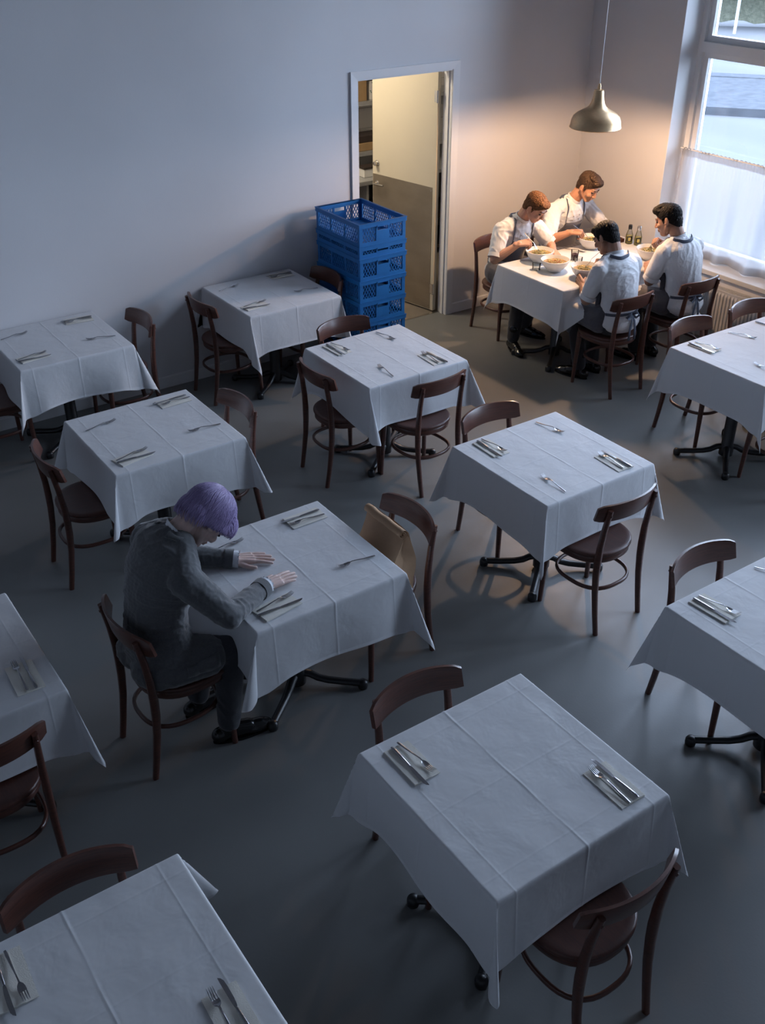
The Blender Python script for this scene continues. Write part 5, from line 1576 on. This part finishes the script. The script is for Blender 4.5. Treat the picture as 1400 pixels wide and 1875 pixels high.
def tumbler(x, y, label, drink, h=.085, rr=.033):
    r = empty('glass', (x, y, TOPZ), 0, label, 'glass')
    q = MB(); q.lathe([(.001, 0), (rr * .86, 0), (rr, h), (rr - .002, h), (rr * .8, .006), (.001, .006)], 28, close=False); q.build('tumbler', MT['tumbler'], r, 60)
    if drink: q = MB(); q.lathe([(.001, .008), (rr * .79, .008), (rr * .90, h * .62), (.001, h * .62)], 28, close=False); q.build('drink', MT['cork'], r, 60)
tumbler(6.060, 5.962, 'small glass of dark drink in the middle of the chefs\' table', True)
tumbler(5.985, 5.84, 'empty glass beside the dark drink on the chefs\' table', False, .07)
tumbler(5.640, 5.965, 'small low glass under the rim of the ginger-haired chef\'s bowl', False, .05, .036)

def oilbottle(x, y, h, label, topm):
    r = empty('oil_bottle', (x, y, TOPZ), 0, label, 'bottle')
    q = MB(); q.lathe([(.001, 0), (.030, 0), (.032, .004), (.030, h * .45), (.017, h * .72), (.0145, h * .78), (.001, h * .78)], 24, close=False); q.build('bottle', MT['tumbler'], r, 60)
    q = MB(); q.lathe([(.001, .004), (.0285, .004), (.0275, h * .42), (.001, h * .42)], 24, close=False); q.build('oil', MT['oil'], r, 60)
    q = MB(); q.lathe([(.016, h * .76), (.017, h * .80), (.017, h * .95), (.014, h), (.001, h)], 20, close=False); q.build('stopper', topm, r, 50)
    a = -2.3; q = MB(); P = []
    for zz in (h * .12, h * .40): P.append([((.0315) * math.cos(a + t * .12), .0315 * math.sin(a + t * .12), zz) for t in range(-6, 7)])
    q.grid(P); q.build('label_band', MT['shoe'], r, 180)
    P = []; q = MB()
    for zz in (h * .17, h * .35): P.append([((.0320) * math.cos(a + t * .12), .0320 * math.sin(a + t * .12), zz) for t in range(-3, 4)])
    q.grid(P); q.build('label_centre', MT['oil'], r, 180)
oilbottle(6.800, 5.955, .165, 'glass oil bottle with chrome stopper, right one of the pair by the window', MT['chrome'])
oilbottle(6.775, 6.035, .160, 'oil bottle with black stopper, left one of the pair by the window', MT['shoe'])
tr_ = empty('serving_tray', (6.64, 6.14, TOPZ), -.1, 'dark wooden tray at the far edge of the chefs\' table, partly hidden', 'tray')
q = MB(); q.bbox(-.13, -.05, 0, .13, .06, .008, .002); q.build('base', MT['wood'], tr_)
for a in ((-.13, -.05, .13, -.04), (-.13, .05, .13, .06), (-.13, -.04, -.12, .05), (.12, -.04, .13, .05)):
    q = MB(); q.box(a[0], a[1], .007, a[2], a[3], .03); q.build('edge', MT['wood'], tr_)

# ------------------------------------------------------------------ brown paper bag on the chair
def paper_bag():
    r = empty('paper_bag', (2.405, 3.475, .4625), math.radians(-90), 'brown kraft paper bag, top rolled down, standing on the chair', 'bag')
    # local: x along the width of the bag, y towards the back of the chair
    w_, d, h = .155, .075, .34
    q = MB(); rows = []
    rnd = random.Random(8)
    zs = [0, .02, .06, .12, .17, .22, .27, .31, h]
    for z in zs:
        t = z / h; k = max(0, (t - .40) / .60); dd = d * (1 - k ** 1.1 * .90); ww = w_ * (1 + .02 * k)
        g = .026 * k + .010 * min(1, z * 10)      # the gussets fold inwards
        lean = .035 * t
        pts = []
        def P_(x, y): return (x + rnd.uniform(-.0016, .0016), y + lean + rnd.uniform(-.0016, .0016), z)
        for u in (-1, -.6, -.2, .2, .6, 1): pts.append(P_(ww * u, -dd + .004 * math.sin(u * 5 + t * 9)))
        pts.append(P_(ww - g * .5 if k else ww - .004, -dd * .5)); pts.append(P_(ww - g, 0)); pts.append(P_(ww - g * .5 if k else ww - .004, dd * .5))
        for u in (1, .6, .2, -.2, -.6, -1): pts.append(P_(ww * u, dd + .004 * math.sin(u * 4 + t * 7)))
        pts.append(P_(-ww + g * .5 if k else -ww + .004, dd * .5)); pts.append(P_(-ww + g, 0)); pts.append(P_(-ww + g * .5 if k else -ww + .004, -dd * .5))
        rows.append(pts)
    n = len(rows[0]); V = [p for row in rows for p in row]; F = []
    for i in range(len(rows) - 1):
        for j in range(n): F.append((i * n + j, i * n + (j + 1) % n, (i + 1) * n + (j + 1) % n, (i + 1) * n + j))
    F.append(tuple(range(n))[::-1]); q.add(V, F); q.build('bag_body', MT['kraft'], r, 18)
    # rolled top: a spiral of paper
    q = MB(); V = []; sp = []
    for i in range(44):
        a = i * .36 - 1.6; rr = .024 - .00042 * i; sp.append((.035 - .024 + math.cos(a) * rr * 1.1, h - .006 + math.sin(a) * rr * 1.15))
    cols = 9
    P = [[(w_ * 1.0 * (2 * c / (cols - 1) - 1), y + .0015 * math.sin(c * 2.1), z + .002 * math.sin(c * 1.7)) for c in range(cols)] for y, z in sp]
    q.grid(P); o = q.build('rolled_top', MT['kraft'], r, 40); m_ = o.modifiers.new('t', 'SOLIDIFY'); m_.thickness = .0012
paper_bag()
